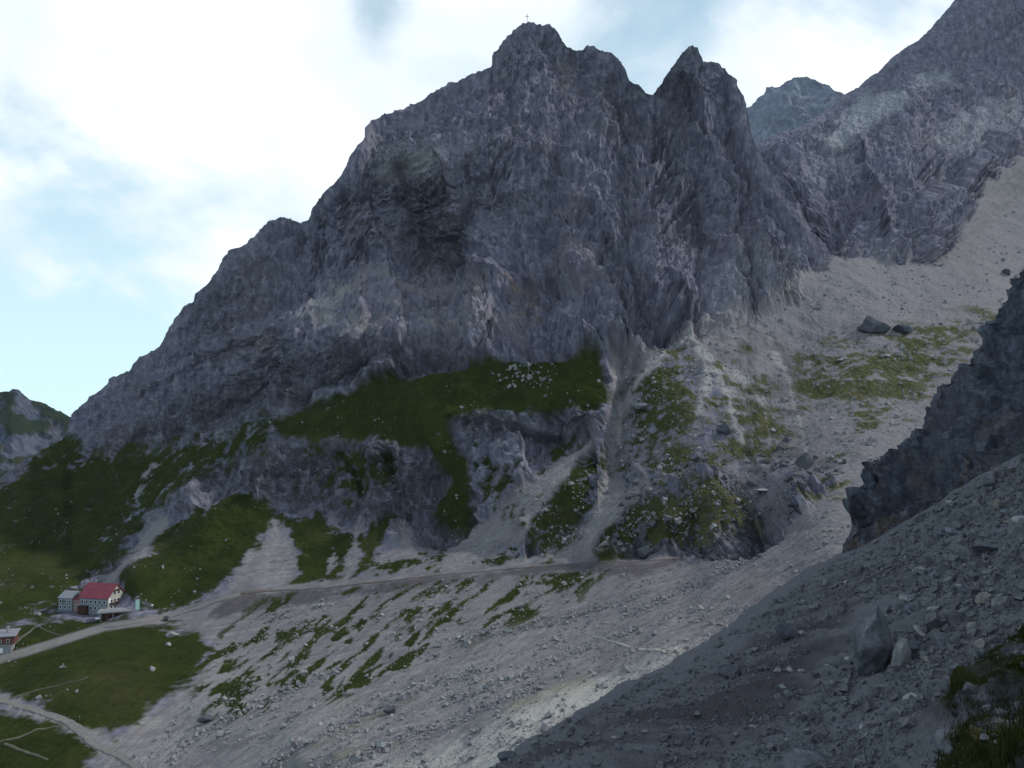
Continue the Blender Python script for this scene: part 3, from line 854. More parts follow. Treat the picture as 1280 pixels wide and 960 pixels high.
def build_far(name, top, bottom, Y0, lean, mat, step, rows, x0, x1, wl, amp, grass_cover=0.0, angle=0.0):
    PX, PY = sheet_grid(x0, x1, step, top, bottom, rows)
    t = np.interp(PX[0], [p[0] for p in top], [p[1] for p in top])
    Y = Y0 - (PY - t[None]) * lean
    P = place(PX, PY, Y)
    P, nb = add_back(P, [e * 2 for e in BACK_E], [e * 2 for e in BACK_D])
    n = grid_normals(smooth_grid(P, 2))
    rel = rock_relief(P, angle, wl, 5, 2.2, Y0 * 0.01)
    lump = fbm(P, wl * 2.2, 3, 0.5, 33.0)
    g = sstep(0.08, 0.30, fbm(P, wl * 1.1, 4, 0.6, 12.0) + grass_cover - 0.5) if grass_cover else np.zeros(P.shape[:2])
    P = P + n * ((rel * amp + lump * amp) * (1 - 0.6 * g))[..., None]
    emit(name, P, zero_attrs(P, grass=g), mat)


build_right(land_far)
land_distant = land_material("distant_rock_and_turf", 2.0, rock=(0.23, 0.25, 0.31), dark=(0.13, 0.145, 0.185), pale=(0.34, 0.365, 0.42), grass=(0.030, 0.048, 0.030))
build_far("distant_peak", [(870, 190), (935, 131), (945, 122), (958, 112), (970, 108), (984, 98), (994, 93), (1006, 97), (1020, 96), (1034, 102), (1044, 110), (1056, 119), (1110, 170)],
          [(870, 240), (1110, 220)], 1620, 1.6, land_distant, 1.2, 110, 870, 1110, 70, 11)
land_hill = land_material("distant_hill_rock_and_turf", 2.0, rock=(0.075, 0.092, 0.130), dark=(0.045, 0.055, 0.080), pale=(0.095, 0.11, 0.145), grass=(0.020, 0.032, 0.022))
build_far("distant_hill", [(-200, 440), (-60, 492), (0, 491), (15, 489), (30, 494), (45, 500), (62, 504), (78, 511), (92, 520), (110, 533), (150, 560), (240, 640)],
          [(-200, 720), (240, 720)], 2300, 3.0, land_hill, 1.6, 130, -200, 240, 150, 20, 0.95, math.radians(30))


# ---- the near slope on the right and the crag above it
def crest_slope(PX):
    pass


NEAR_TOP = [(520, 1032), (560, 1000), (620, 957), (650, 932), (700, 906), (750, 872), (790, 852), (830, 834), (880, 800), (950, 750), (1010, 714), (1060, 690), (1130, 652), (1200, 608),
            (1280, 564), (1450, 440), (1900, 60)]
NEAR_PTS = [(520, 1032, 60), (560, 1000, 63), (620, 957, 69), (700, 906, 79), (830, 834, 96), (950, 750, 113), (1060, 690, 126), (1130, 652, 123), (1200, 608, 118), (1280, 564, 109), (1450, 440, 100),
            (1900, 60, 84), (700, 960, 56), (830, 900, 66), (950, 840, 76), (1060, 760, 92), (1200, 680, 87), (1280, 640, 80), (1090, 830, 62), (950, 920, 50), (830, 960, 47), (1100, 920, 42),
            (1200, 850, 44), (1280, 760, 53), (1200, 960, 29), (1280, 900, 30), (1280, 960, 23), (1450, 960, 17), (1450, 760, 40), (560, 1070, 49), (700, 1070, 37), (1000, 1070, 29),
            (1280, 1070, 16), (1450, 1070, 12), (1900, 600, 40), (1900, 1070, 10)]


def build_near(mat):
    cols = np.concatenate([np.arange(520, 1320, 1.8), np.arange(1320, 1900, 10.0)])       # coarser where the unseen slope is added to block the sun
    t_ = np.interp(cols, *zip(*NEAR_TOP)); f_ = np.linspace(0, 1, 330)[:, None]
    PX = np.repeat(cols[None], 330, 0); PY = t_[None] * (1 - f_) + 1075 * f_
    Y = tps_eval(tps_fit(NEAR_PTS), PX, PY)
    P = place(PX, PY, Y)
    # beyond its edge the slope goes on down to the valley
    P, nb = add_back(P, [1, 2.5, 5, 9, 15, 25, 45, 80], [0.3, 1.0, 2.6, 5.5, 10, 19, 38, 70])
    ext = lambda A: np.concatenate([np.repeat(A[:1], nb, 0), A], 0)
    PX, PY = ext(PX), ext(PY)
    n = grid_normals(smooth_grid(P, 3))
    w1 = fbm(P, 9, 4, 0.6, 2.5)
    # shallow runnels down the fall line, small steps, stones half sunk
    q = np.stack([P[..., 0] * 0.45 + P[..., 1] * 0.9, P[..., 0] * 0.25, P[..., 2] * 0.3], -1)
    disp = fbm(P, 16, 3, 0.5, 5.0) * 1.3 + fbm(q, 3.2, 4, 0.55, 9.0) * 0.7 + ridged(q, 5.0, 4, 0.6, 12.0) * 0.5 + fbm(P, 0.9, 3, 0.6, 15.0) * 0.10
    lip = sstep(0, 40, PY - np.interp(PX, [p[0] for p in NEAR_TOP], [p[1] for p in NEAR_TOP]))
    disp *= 0.45 + 0.55 * lip
    P = P + n * disp[..., None]
    turf = mask_sum([([(1205, 905), (1230, 870), (1262, 830), (1300, 800), (1450, 700), (1450, 1080), (1190, 1080)], 1.0)], PX, PY, w1 * 16, 10)
    turf = np.maximum(turf * sstep(-0.35, 0.1, w1), 0)
    soil = mask_sum([([(640, 960), (760, 900), (900, 840), (1000, 760), (1120, 690), (1150, 690), (1060, 790), (1000, 860), (860, 960)], 0.95), ([(900, 835), (945, 830), (940, 850), (890, 860)], 0.9),
                     ([(1150, 930), (1230, 840), (1300, 790), (1300, 1000)], 0.9)], PX, PY, w1 * 28, 20)
    soil *= sstep(-0.5, 0.25, fbm(q, 4.0, 4, 0.6, 30.0))
    humus = mask_sum([([(1188, 1080), (1200, 940), (1212, 915), (1235, 876), (1275, 828), (1450, 720), (1450, 1080)], 1.0)], PX, PY, w1 * 10, 6)
    disp = humus * 0.55 + fbm(P, 1.6, 4, 0.6, 77.0) * 0.35 * humus         # a bank of black earth under the turf
    P = P + n * disp[..., None]
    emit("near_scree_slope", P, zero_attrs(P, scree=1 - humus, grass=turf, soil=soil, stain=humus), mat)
    return PX, PY, P, nb


CRAG_TOP = [(1050, 690), (1056, 668), (1063, 640), (1072, 612), (1082, 600), (1096, 592), (1108, 574), (1122, 560), (1136, 546), (1152, 530), (1162, 504), (1178, 482), (1196, 466),
            (1212, 448), (1226, 430), (1238, 400), (1250, 378), (1264, 358), (1276, 332), (1300, 280), (1450, -60), (1700, -520), (2200, -1000), (2600, -1250)]


def build_crag(mat):
    bot = [(1050, 705), (1130, 680), (1200, 640), (1280, 600), (1450, 500), (1900, 200), (2200, 0), (2600, -150)]
    pts = [(1056, 670, 127), (1075, 602, 131), (1130, 550, 134), (1205, 455, 135), (1275, 335, 134), (1450, -60, 142), (1700, -520, 140), (2200, -1000, 130), (2600, -1250, 115), (2600, -150, 66), (1900, 80, 84), (2200, 0, 78), (1900, 300, 80), (1800, -150, 108), (1060, 692, 125), (1130, 652, 122.5), (1200, 608, 117), (1280, 564, 108),
           (1450, 440, 99), (1050, 705, 125), (1130, 680, 122), (1200, 640, 116.5), (1280, 600, 107), (1450, 500, 98), (1130, 600, 127), (1200, 530, 127), (1280, 450, 122)]
    PX, PY = sheet_grid(1050, 1330, 1.5, CRAG_TOP, bot, 240)
    # unseen part of the wall, added to shade the near slope; coarser mesh
    cols = np.concatenate([PX[0], np.arange(1334, 2600, 11.0)])
    t_ = np.interp(cols, *zip(*CRAG_TOP)); b_ = np.interp(cols, *zip(*bot)); f_ = np.linspace(0, 1, 240)[:, None]
    PX = np.repeat(cols[None], 240, 0); PY = t_[None] * (1 - f_) + b_[None] * f_
    Y = tps_eval(tps_fit(pts), PX, PY)
    P = place(PX, PY, Y)
    P, nb = add_back(P, [0.5, 1.2, 2.5, 5, 9, 16, 30], [0.2, 0.6, 1.6, 4, 9, 20, 45])
    ext = lambda A: np.concatenate([np.repeat(A[:1], nb, 0), A], 0)
    PX, PY = ext(PX), ext(PY)
    n = grid_normals(smooth_grid(P, 3))
    r = rock_relief(P, math.radians(40), 9, 4, 3.4, 200.0) + 1.6 * strata(P, 0.75, 3.4, 5.0)
    r2 = ridged(P, 4.5, 4, 0.6, 210.0)
    k = sstep(1120, 1240, PX)
    rv = rock_relief(P, math.radians(4), 7, 5, 2.6, 230.0)
    low = sstep(-160, -20, PY - np.interp(PX, [b[0] for b in bot], [b[1] for b in bot]))
    disp = r * 1.7 + r2 * 1.0 + rv * 1.0 * low + fbm(P, 14, 3, 0.5, 220.0) * 1.2 - 0.8 * np.exp(-((np.interp(PX, [b[0] for b in bot], [b[1] for b in bot]) - PY - 45) / 22) ** 2)
    P = P + n * disp[..., None]
    w = fbm(P, 5, 4, 0.6, 41.0)
    rust = 0.30 * sstep(0.2, 0.5, w) * low
    emit("crag", P, zero_attrs(P, rust=rust, stain=0.8 * low * sstep(-0.3, 0.3, fbm(P, 8, 3, 0.5, 43.0))), mat)  # patchy dark tone, stronger low on the crag


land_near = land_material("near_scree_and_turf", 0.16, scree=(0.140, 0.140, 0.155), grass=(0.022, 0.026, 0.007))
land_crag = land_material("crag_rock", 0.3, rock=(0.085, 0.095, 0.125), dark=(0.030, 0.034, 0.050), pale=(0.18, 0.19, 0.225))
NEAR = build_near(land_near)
near_at = sampler(*NEAR)
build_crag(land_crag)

# ---- ground far below and beyond, out to the horizon
m = NT("valley_turf", 0.95)
valley = m.done(m.ramp(m.noise(m.pos(), 0.01, 6), [(0.3, (0.03, 0.05, 0.02)), (0.7, (0.09, 0.10, 0.05))]))
xs = np.linspace(-3400, 3400, 40)
GX, GY = np.meshgrid(xs, xs)
GP = np.stack([GX, GY + 1500, np.full(GX.shape, -420.0)], -1)
GP[..., 2] += fbm(GP, 1500, 4, 0.5, 2.0) * 90
emit("valley_ground", GP, {}, valley)

# ---- the air
def build_haze():
    bm = bmesh.new()
    bmesh.ops.create_cube(bm, size=1.0)
    me = bpy.data.meshes.new("haze"); bm.to_mesh(me); bm.free()
    mat = bpy.data.materials.new("haze_air"); mat.use_nodes = True
    nt = mat.node_tree; nt.nodes.clear()
    out = nt.nodes.new("ShaderNodeOutputMaterial")
    vol = nt.nodes.new("ShaderNodeVolumePrincipled")
    vol.inputs["Color"].default_value = (0.72, 0.84, 1.0, 1)
    vol.inputs["Density"].default_value = HAZE
    vol.inputs["Anisotropy"].default_value = 0.0
    nt.links.new(vol.outputs[0], out.inputs["Volume"])
    o = new_obj("haze", me, mat)
    o.scale = (7000, 7000, 1500); o.location = (0, 1500, 190)
    tag(o, kind='stuff')


HAZE = 0.000014
build_haze()
#END_LAND
# ------------------------------------------------------------------ paths
def resample(pts, n):
    pts = np.array(pts, float)
    d = np.concatenate([[0], np.cumsum(np.hypot(*np.diff(pts, axis=0).T))])
    t = np.linspace(0, d[-1], n)
    return np.stack([np.interp(t, d, pts[:, 0]), np.interp(t, d, pts[:, 1])], -1)


def smooth1(A, k):
    for _ in range(k):
        B = A.copy(); B[1:-1] = (A[:-2] + 2 * A[1:-1] + A[2:]) / 4; A = B
    return A


def ribbon(name, pts, widths, mat, at=None, lift=0.25, n=160):
    at = at or main_at
    q = resample(pts, n)
    P, N = at(q[:, 0], q[:, 1])
    P = smooth1(P, 6); N = smooth1(N, 40)
    N /= np.linalg.norm(N, axis=1, keepdims=True)
    T = np.gradient(P, axis=0); T /= np.linalg.norm(T, axis=1, keepdims=True)
    S = np.cross(N, T); S /= np.linalg.norm(S, axis=1, keepdims=True)
    flat = S.copy(); flat[:, 2] *= 0.45; flat /= np.linalg.norm(flat, axis=1, keepdims=True)   # a path is cut a little level
    w = np.interp(np.linspace(0, 1, n), np.linspace(0, 1, len(widths)), widths) / 2
    w = w * (1 + 0.35 * fbm(P, 7, 3, 0.5, 4.4))
    rows = []
    for f, h in ((-1.15, -0.7), (-1, 0.0), (-0.5, 0.1), (0, 0.02), (0.5, 0.1), (1, 0.0), (1.15, -0.7)):
        r = P + flat * (w * f)[:, None]
        r[:, 2] += lift + h + 0.12 * fbm(r, 1.2, 2, 0.5, 9.0)
        rows.append(r)
    R = np.stack(rows, 1)
    A = {}
    return emit(name, R, A, mat)


def gravel(name, lo, hi):
    m = NT(name, 0.95)
    a = m.noise(m.pos(), 1.1, 6, 0.7)
    return m.done(m.ramp(a, [(0.3, lo), (0.7, hi)]), m.bump(m.noise(m.pos(), 2.5, 5, 0.7), 0.3, 0.6))


path_mat = gravel("path_gravel", (0.13, 0.118, 0.112), (0.25, 0.235, 0.225))
brown_mat = gravel("trodden_path_earth", (0.085, 0.066, 0.058), (0.17, 0.135, 0.12))
pale_mat = gravel("pale_trail_gravel", (0.26, 0.25, 0.23), (0.42, 0.40, 0.35))
faint_mat = gravel("faint_trail_gravel", (0.08, 0.078, 0.055), (0.15, 0.145, 0.115))
ribbon("gravel_path", [(-30, 836), (0, 826), (20, 820), (60, 806), (100, 792), (130, 784), (165, 779), (200, 773), (235, 764), (268, 752), (300, 742)], [4.5, 5, 5, 5.5, 6, 5.5, 5], path_mat)
ribbon("hillside_path", [(300, 741), (340, 738), (400, 736), (460, 729), (520, 722), (560, 718), (600, 715), (660, 709), (720, 704), (780, 702), (850, 699)], [3.4, 1.9, 2.3, 1.5, 2.0, 1.3, 1.6], brown_mat, n=240, lift=0.05)
ribbon("lower_path", [(-30, 868), (0, 875), (30, 884), (60, 893), (86, 903), (104, 918), (125, 934), (150, 944), (176, 962)], [3.2, 3.2, 3.4, 3.6, 3.0, 2.4], path_mat)
ribbon("meadow_trail", [(16, 873), (50, 862), (80, 855), (110, 846)], [0.9, 0.7, 0.4], faint_mat, n=50)
ribbon("meadow_trail", [(0, 928), (20, 924), (50, 914), (84, 906)], [1.4, 1.2, 0.9], faint_mat, n=50)
ribbon("meadow_trail", [(6, 930), (30, 940), (60, 950)], [1.0, 1.0, 0.8], faint_mat, n=40)
ribbon("hut_trail", [(14, 808), (30, 796), (46, 784), (62, 790), (84, 797)], [1.6, 1.2, 0.8, 0.6], faint_mat, n=60)
ribbon("valley_trail", [(722, 790), (752, 797), (776, 806), (800, 815), (815, 819), (826, 821), (836, 826)], [0.5, 0.7, 0.9, 1.2, 1.8, 1.6], pale_mat, n=90, lift=0.15)


# ------------------------------------------------------------------ stones and boulders
def ico(sub):
    bm = bmesh.new()
    bmesh.ops.create_icosphere(bm, subdivisions=sub, radius=1.0)
    V = np.array([v.co[:] for v in bm.verts]); T = np.array([[v.index for v in f.verts] for f in bm.faces])
    bm.free()
    return V, T


ICO = {k: ico(k) for k in (1, 2, 3, 4)}


def rock_shape(seed, sub, cuts=9, rough=0.05, depth=(0.38, 0.68)):
    """a block broken by flat joints"""
    r = np.random.default_rng(seed)
    V = ICO[sub][0].copy()
    for _ in range(cuts):
        nn = r.normal(size=3); nn /= np.linalg.norm(nn)
        d = r.uniform(*depth)
        over = np.maximum(V @ nn - d, 0)
        V -= over[:, None] * nn
    if rough:
        V += V * (fbm(V, 0.9, 3, 0.5, seed * 1.3 % 50)[:, None] * rough * 2.2)
    V /= np.abs(V).max(0)
    return V, ICO[sub][1]


def rand_rot(r, n):
    q = r.normal(size=(n, 4)); q /= np.linalg.norm(q, axis=1, keepdims=True)
    w, x, y, z = q.T
    return np.stack([np.stack([1 - 2 * (y * y + z * z), 2 * (x * y - z * w), 2 * (x * z + y * w)], -1),
                     np.stack([2 * (x * y + z * w), 1 - 2 * (x * x + z * z), 2 * (y * z - x * w)], -1),
                     np.stack([2 * (x * z - y * w), 2 * (y * z + x * w), 1 - 2 * (x * x + y * y)], -1)], 1)


def scatter(name, P, N, size, mat, seed, sink=0.25, tone=None):
    """many stones no one could count, joined: positions, normals, sizes"""
    r = np.random.default_rng(seed)
    n = len(P)
    cube = np.array([(x_, y_, z_) for z_ in (-1, 1) for y_ in (-1, 1) for x_ in (-1, 1)], float)
    T = np.array([(0, 2, 3), (0, 3, 1), (4, 5, 7), (4, 7, 6), (0, 1, 5), (0, 5, 4), (2, 6, 7), (2, 7, 3), (0, 4, 6), (0, 6, 2), (1, 3, 7), (1, 7, 5)])
    nv = 8
    shapes = []                                             # broken blocks: corners knocked in, faces askew
    for k in range(24):
        V = cube * r.uniform(0.45, 1.0, (8, 3)) + r.normal(size=(1, 3)) * 0.05
        shapes.append(V / np.abs(V).max() * 0.92)
    S = np.array(shapes)[r.integers(0, 24, n)]
    sc = size[:, None, None] * r.uniform(0.55, 1.0, (n, 1, 3))
    V = np.einsum('nij,nvj->nvi', rand_rot(r, n), S * sc)
    V += (P + N * (size * (0.5 - sink))[:, None])[:, None]
    tone = r.uniform(0, 1, n) if tone is None else tone
    F_ = (T[None] + (np.arange(n) * nv)[:, None, None]).reshape(-1, 3)
    me = mesh_np(name, V.reshape(-1, 3), F_, {"tone": np.repeat(tone, nv)})
    return tag(new_obj(name, me, mat), kind='stuff')


def stone_material(name, lo, hi, unit=1.0, tone=True):
    m = NT(name, 0.9)
    a = m.noise(m.pos(), 1.4 / unit, 5, 0.65)
    b = m.noise(m.pos((1, 1, 0.4)), 0.5 / unit, 3, 0.5)
    c = m.ramp(a, [(0.28, lo), (0.72, hi)])
    c = m.mix(m.rng(b, 0.4, 0.7, 0, 0.55), c, tuple(v * 0.65 for v in lo))
    if tone:
        c = m.mix(m.attr("tone"), m.mix(0.45, c, lo), c)
    return m.done(c, m.bump(m.noise(m.pos(), 3.0 / unit, 6, 0.7), 0.25 * unit, 0.6))


mid_stone = stone_material("valley_stone", (0.15, 0.148, 0.16), (0.45, 0.44, 0.445), 1.0)
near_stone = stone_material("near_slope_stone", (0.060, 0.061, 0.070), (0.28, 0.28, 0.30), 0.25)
dark_stone = stone_material("lichened_stone", (0.07, 0.072, 0.085), (0.21, 0.205, 0.215), 1.0)
boulder_grey = stone_material("boulder_limestone", (0.085, 0.092, 0.11), (0.23, 0.24, 0.265), 0.6, False)
boulder_dark = stone_material("boulder_dark_limestone", (0.055, 0.06, 0.075), (0.14, 0.145, 0.165), 1.0, False)
boulder_pale = stone_material("boulder_pale_limestone", (0.20, 0.205, 0.215), (0.40, 0.40, 0.41), 0.5, False)
boulder_warm = stone_material("boulder_warm_limestone", (0.17, 0.15, 0.14), (0.33, 0.30, 0.28), 0.4, False)


def in_poly_random(poly, n, rng, accept=None):
    xs = [p[0] for p in poly]; ys = [p[1] for p in poly]
    ox, oy = [], []
    tot = 0
    while tot < n:
        x = rng.uniform(min(xs), max(xs), n * 2); y = rng.uniform(min(ys), max(ys), n * 2)
        k = poly_sd(x, y, poly) > 0
        if accept is not None: k &= accept(x, y, rng)
        ox.append(x[k]); oy.append(y[k]); tot += k.sum()
    return np.concatenate(ox)[:n], np.concatenate(oy)[:n]


def power_sizes(rng, n, lo, hi, a=2.2):
    u = rng.uniform(0, 1, n)
    return (lo ** (1 - a) + u * (hi ** (1 - a) - lo ** (1 - a))) ** (1 / (1 - a))


def clumps(scale, thr, off, angle=0.0, stretch=1.0):
    c, sn = math.cos(angle), math.sin(angle)

    def f(x, y, rng):
        u = (x * c + y * sn) / scale / stretch; v = (-x * sn + y * c) / scale
        k = perlin(u, v, np.full_like(u, off)) + 0.6 * perlin(u * 2.3, v * 2.3, np.full_like(u, off + 5))
        return k + rng.uniform(-0.35, 0.35, len(x)) > thr
    return f


FALL = math.radians(-36)
VALLEY_POLY = [(150, 965), (250, 862), (280, 810), (330, 760), (560, 724), (850, 704), (940, 695), (1070, 600), (1160, 548), (1290, 520), (1290, 700), (1060, 700), (700, 930), (660, 1005), (150, 1005)]
x, y = in_poly_random(VALLEY_POLY, 15000, RNG, clumps(26, -0.05, 1.7, FALL, 3.5))
P_, N_ = main_at(x, y)
scatter("valley_stones", P_, N_, power_sizes(RNG, len(x), 0.13, 1.5, 2.8) * (0.55 + P_[:, 1] / 600), mid_stone, 21)
TRAINS = [[(330, 962), (385, 932), (430, 906), (470, 886), (530, 862), (600, 838)], [(440, 960), (520, 925), (600, 890), (680, 858)], [(560, 800), (640, 790), (720, 770), (800, 745)],
          [(210, 950), (280, 900), (350, 870), (420, 840)], [(560, 880), (640, 850), (720, 815), (800, 785)], [(780, 770), (860, 735), (960, 690)]]
lx, ly = [], []
for ln_ in TRAINS:
    q = resample(ln_, 420)
    lx.append(q[:, 0] + RNG.normal(size=420) * 5); ly.append(q[:, 1] + RNG.normal(size=420) * 3.2)
x, y = np.concatenate(lx), np.concatenate(ly)
P_, N_ = main_at(x, y)
scatter("stone_train", P_, N_, power_sizes(RNG, len(x), 0.25, 1.5, 2.4) * (0.55 + P_[:, 1] / 600), mid_stone, 25, tone=RNG.uniform(0, 0.6, len(x)))
x, y = in_poly_random([(780, 450), (870, 400), (1000, 330), (1130, 335), (1290, 230), (1290, 500), (1160, 545), (1070, 600), (930, 690), (760, 690), (700, 690), (560, 715), (640, 640), (760, 560)], 7000, RNG, clumps(30, 0.02, 4.1))
P_, N_ = main_at(x, y)
scatter("upper_slope_stones", P_, N_, power_sizes(RNG, len(x), 0.28, 2.6, 3.0), mid_stone, 22)
x, y = in_poly_random([(760, 690), (780, 610), (870, 560), (1000, 560), (1060, 580), (980, 650), (930, 695), (880, 700)], 560, RNG, clumps(24, 0.1, 2.2))
P_, N_ = main_at(x, y)
scatter("knob_rubble", P_, N_, power_sizes(RNG, len(x), 0.5, 3.6, 2.6), dark_stone, 26, tone=RNG.uniform(0, 0.8, len(x)))
x, y = in_poly_random([(0, 610), (340, 530), (480, 475), (750, 445), (760, 560), (600, 660), (560, 720), (280, 745), (60, 800), (130, 915), (0, 870)], 650, RNG, clumps(34, 0.3, 8.1))
P_, N_ = main_at(x, y)
scatter("meadow_stones", P_, N_, power_sizes(RNG, len(x), 0.25, 1.6, 2.9), mid_stone, 23)
x, y = in_poly_random([(610, 466), (660, 450), (695, 455), (690, 480), (630, 490)], 90, RNG)
P_, N_ = main_at(x, y)
scatter("turf_outcrop_stones", P_, N_, power_sizes(RNG, len(x), 0.5, 2.6, 2.2), mid_stone, 27)
NEAR_POLY = [(560, 1010), (640, 945), (830, 838), (1060, 695), (1300, 560), (1320, 550), (1320, 1060), (560, 1060)]
TURF_POLY = [(1195, 930), (1235, 866), (1275, 820), (1400, 740), (1520, 700), (1520, 1070), (1200, 1070)]
stony = clumps(40, -0.28, 12.3, FALL, 3.2)
x, y = in_poly_random(NEAR_POLY, 52000, RNG, lambda a, b, r: stony(a, b, r) & ((poly_sd(a, b, TURF_POLY) < 0) | (r.uniform(0, 1, len(a)) < 0.12)))
P_, N_ = near_at(x, y)
sz = power_sizes(RNG, len(x), 0.03, 0.55, 2.4) * np.clip(P_[:, 1] / 60, 0.45, 1.6)
rough_zone = sstep(1000, 1180, x + (y - 760) * 0.6)
sz *= 0.85 + 0.6 * rough_zone
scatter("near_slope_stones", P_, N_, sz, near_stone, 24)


def boulder(name, px, py, wpx, hpx, label, mat, seed, at=None, group=None, sub=3, depth_ratio=0.8, cuts=10, lean=0.0, rough=0.05, sink=0.18, category="boulder", shape=None):
    """px, py: middle of the foot on the photograph; wpx, hpx: its size there"""
    at = at or main_at
    p, nrm = at(px, py)
    p = p[0]
    w = wpx * p[1] / F; h = hpx * p[1] / F
    V, T = rock_shape(seed, sub, cuts, rough)
    V = V.copy()
    if shape:
        V[:, :2] *= 1.0 + 0.55 * np.clip(-V[:, 2:3], 0, 1)      # broad foot
        h *= 1.35; sink = 0.26
    if shape == 'wedge':                                   # broad foot, blade-like top leaning to the right
        t = (V[:, 2] + 1) / 2
        V[:, 0] = V[:, 0] * (1.0 - 0.62 * t ** 1.3) + 0.16 * t
        V[:, 1] *= 1.0 - 0.55 * t
    if shape == 'slab':
        t = (V[:, 2] + 1) / 2
        V[:, 0] = V[:, 0] * (1 - 0.25 * t) + 0.35 * t
        V[:, 1] *= 0.7
    V = V * np.array([w / 2, w / 2 * depth_ratio, h / 2])
    V[:, 2] += h / 2 * (1 - sink * 2)
    c, sn = math.cos(lean), math.sin(lean)
    V = np.stack([V[:, 0] * c + V[:, 2] * sn, V[:, 1], -V[:, 0] * sn + V[:, 2] * c], -1)
    me = mesh_np(name, V, T)
    o = new_obj(name, me, mat)
    o.location = p
    o.rotation_euler = (0, 0, math.atan2(-p[0], p[1]))
    return tag(o, label, category, group)


def hull_boulder(name, outline, Y, thick, label, mat, seed, rough=0.03):
    """a block whose outline shows on the photograph, with its own thickness and a ridge along its face"""
    r = np.random.default_rng(seed)
    o_ = np.array(outline, float)
    c = o_.mean(0)
    base = place(c[0], o_[:, 1].max(), np.array(Y))
    pts = []
    for (x, y) in o_:
        pts.append(place(x, y, np.array(Y + thick * 0.15)))
        pts.append(place(c[0] + (x - c[0]) * 0.8, c[1] + (y - c[1]) * 0.85, np.array(Y + thick * 0.85)))
    for (x, y) in o_[::2]:
        k = r.uniform(0.35, 0.62)
        pts.append(place(c[0] + (x - c[0]) * k, c[1] + (y - c[1]) * k, np.array(Y - thick * r.uniform(0.28, 0.42))))
    bm = bmesh.new()
    for p in pts: bm.verts.new(tuple(p - base))
    res = bmesh.ops.convex_hull(bm, input=bm.verts[:])
    bmesh.ops.delete(bm, geom=[g for g in res["geom_interior"] if isinstance(g, bmesh.types.BMVert)], context='VERTS')
    bmesh.ops.triangulate(bm, faces=bm.faces[:])
    bmesh.ops.subdivide_edges(bm, edges=bm.edges[:], cuts=5, use_grid_fill=True)
    bmesh.ops.triangulate(bm, faces=bm.faces[:])
    V = np.array([v.co[:] for v in bm.verts])
    size = np.ptp(V, axis=0).max()
    d = fbm(V, size * 0.35, 4, 0.55, seed * 0.7) * size * rough + ridged(V, size * 0.5, 3, 0.6, seed) * size * rough * 0.5
    ctr = V.mean(0)
    V += (V - ctr) / (np.linalg.norm(V - ctr, axis=1, keepdims=True) + 1e-6) * d[:, None]
    for v, q in zip(bm.verts, V): v.co = q
    me = bpy.data.meshes.new(name); bm.to_mesh(me); bm.free()
    o = new_obj(name, me, mat); o.location = base
    return tag(o, label, "boulder")


G, D_, L_, W_ = boulder_grey, boulder_dark, boulder_pale, boulder_warm
# near slope
Yb = near_at(1090, 832)[0][0][1]
hull_boulder("boulder", [(1097, 754), (1086, 762), (1072, 776), (1064, 800), (1063, 822), (1070, 840), (1095, 846), (1116, 842), (1121, 816), (1112, 792), (1104, 768)], Yb, 3.4,
             "largest wedge-shaped grey boulder standing on the shaded near scree slope", G, 5)
hull_boulder("boulder", [(1126, 796), (1135, 799), (1139, 815), (1139, 838), (1124, 844), (1112, 838), (1115, 814)], Yb - 1.2, 1.0,
             "upright pale slab leaning against the right side of the wedge-shaped boulder", L_, 12, 0.02)
boulder("boulder", 1128, 790, 26, 20, "small warm-topped block just behind the wedge-shaped boulder", W_, 33, near_at)
boulder("boulder", 985, 794, 36, 22, "dark low boulder half buried left of the wedge-shaped boulder", D_, 14, near_at)
boulder("boulder", 914, 842, 36, 14, "dark brownish boulder in the earthy hollow on the near slope", D_, 15, near_at)
boulder("boulder", 1239, 612, 26, 24, "rounded grey block resting just below the dark crag", G, 16, near_at, None, 3, 0.9, 6)
boulder("boulder", 1190, 633, 16, 9, "small pale flat stone left of the rounded block below the crag", L_, 17, near_at)
boulder("boulder", 1010, 957, 64, 24, "wide flat slab at the bottom edge of the near slope", G, 18, near_at, None, 3, 1.0, 9)
boulder("boulder", 1040, 905, 40, 22, "broad slab with a dark hollow beneath, below the wedge-shaped boulder", G, 19, near_at)
boulder("boulder", 1062, 872, 34, 14, "reddish grey ledge stone between the wedge-shaped boulder and the broad slab", W_, 20, near_at)
boulder("boulder", 968, 833, 11, 8, "leftmost of three pale stones in a row on the near slope", L_, 21, near_at)
boulder("boulder", 983, 829, 10, 8, "middle of three pale stones in a row on the near slope", L_, 22, near_at)
boulder("boulder", 996, 827, 10, 7, "rightmost of three pale stones in a row on the near slope", L_, 23, near_at)
boulder("boulder", 1056, 816, 12, 9, "single white stone at the left foot of the wedge-shaped boulder", L_, 24, near_at)
boulder("boulder", 979, 906, 10, 9, "lone pale stone on the grey gravel left of the broad slab", L_, 25, near_at)
boulder("boulder", 1045, 868, 16, 9, "pale oblong stone lying just under the wedge-shaped boulder", L_, 26, near_at)
boulder("boulder", 636, 951, 30, 16, "dark boulder on the lip of the near slope at the bottom of the picture", D_, 27, near_at)
boulder("boulder", 761, 944, 13, 10, "pale stone low on the brown part of the near slope", L_, 28, near_at)
boulder("boulder", 806, 920, 10, 8, "small pale stone on the near slope above the bottom edge, left of centre", L_, 29, near_at)
boulder("boulder", 1180, 862, 34, 12, "long grey slab lying near the dark turf in the lower right", G, 30, near_at)
boulder("boulder", 1235, 690, 40, 20, "jagged grey block at the right edge of the near slope below the crag", G, 31, near_at)
boulder("boulder", 1170, 790, 22, 13, "grey block in the stony band right of the upright pale slab", G, 32, near_at)
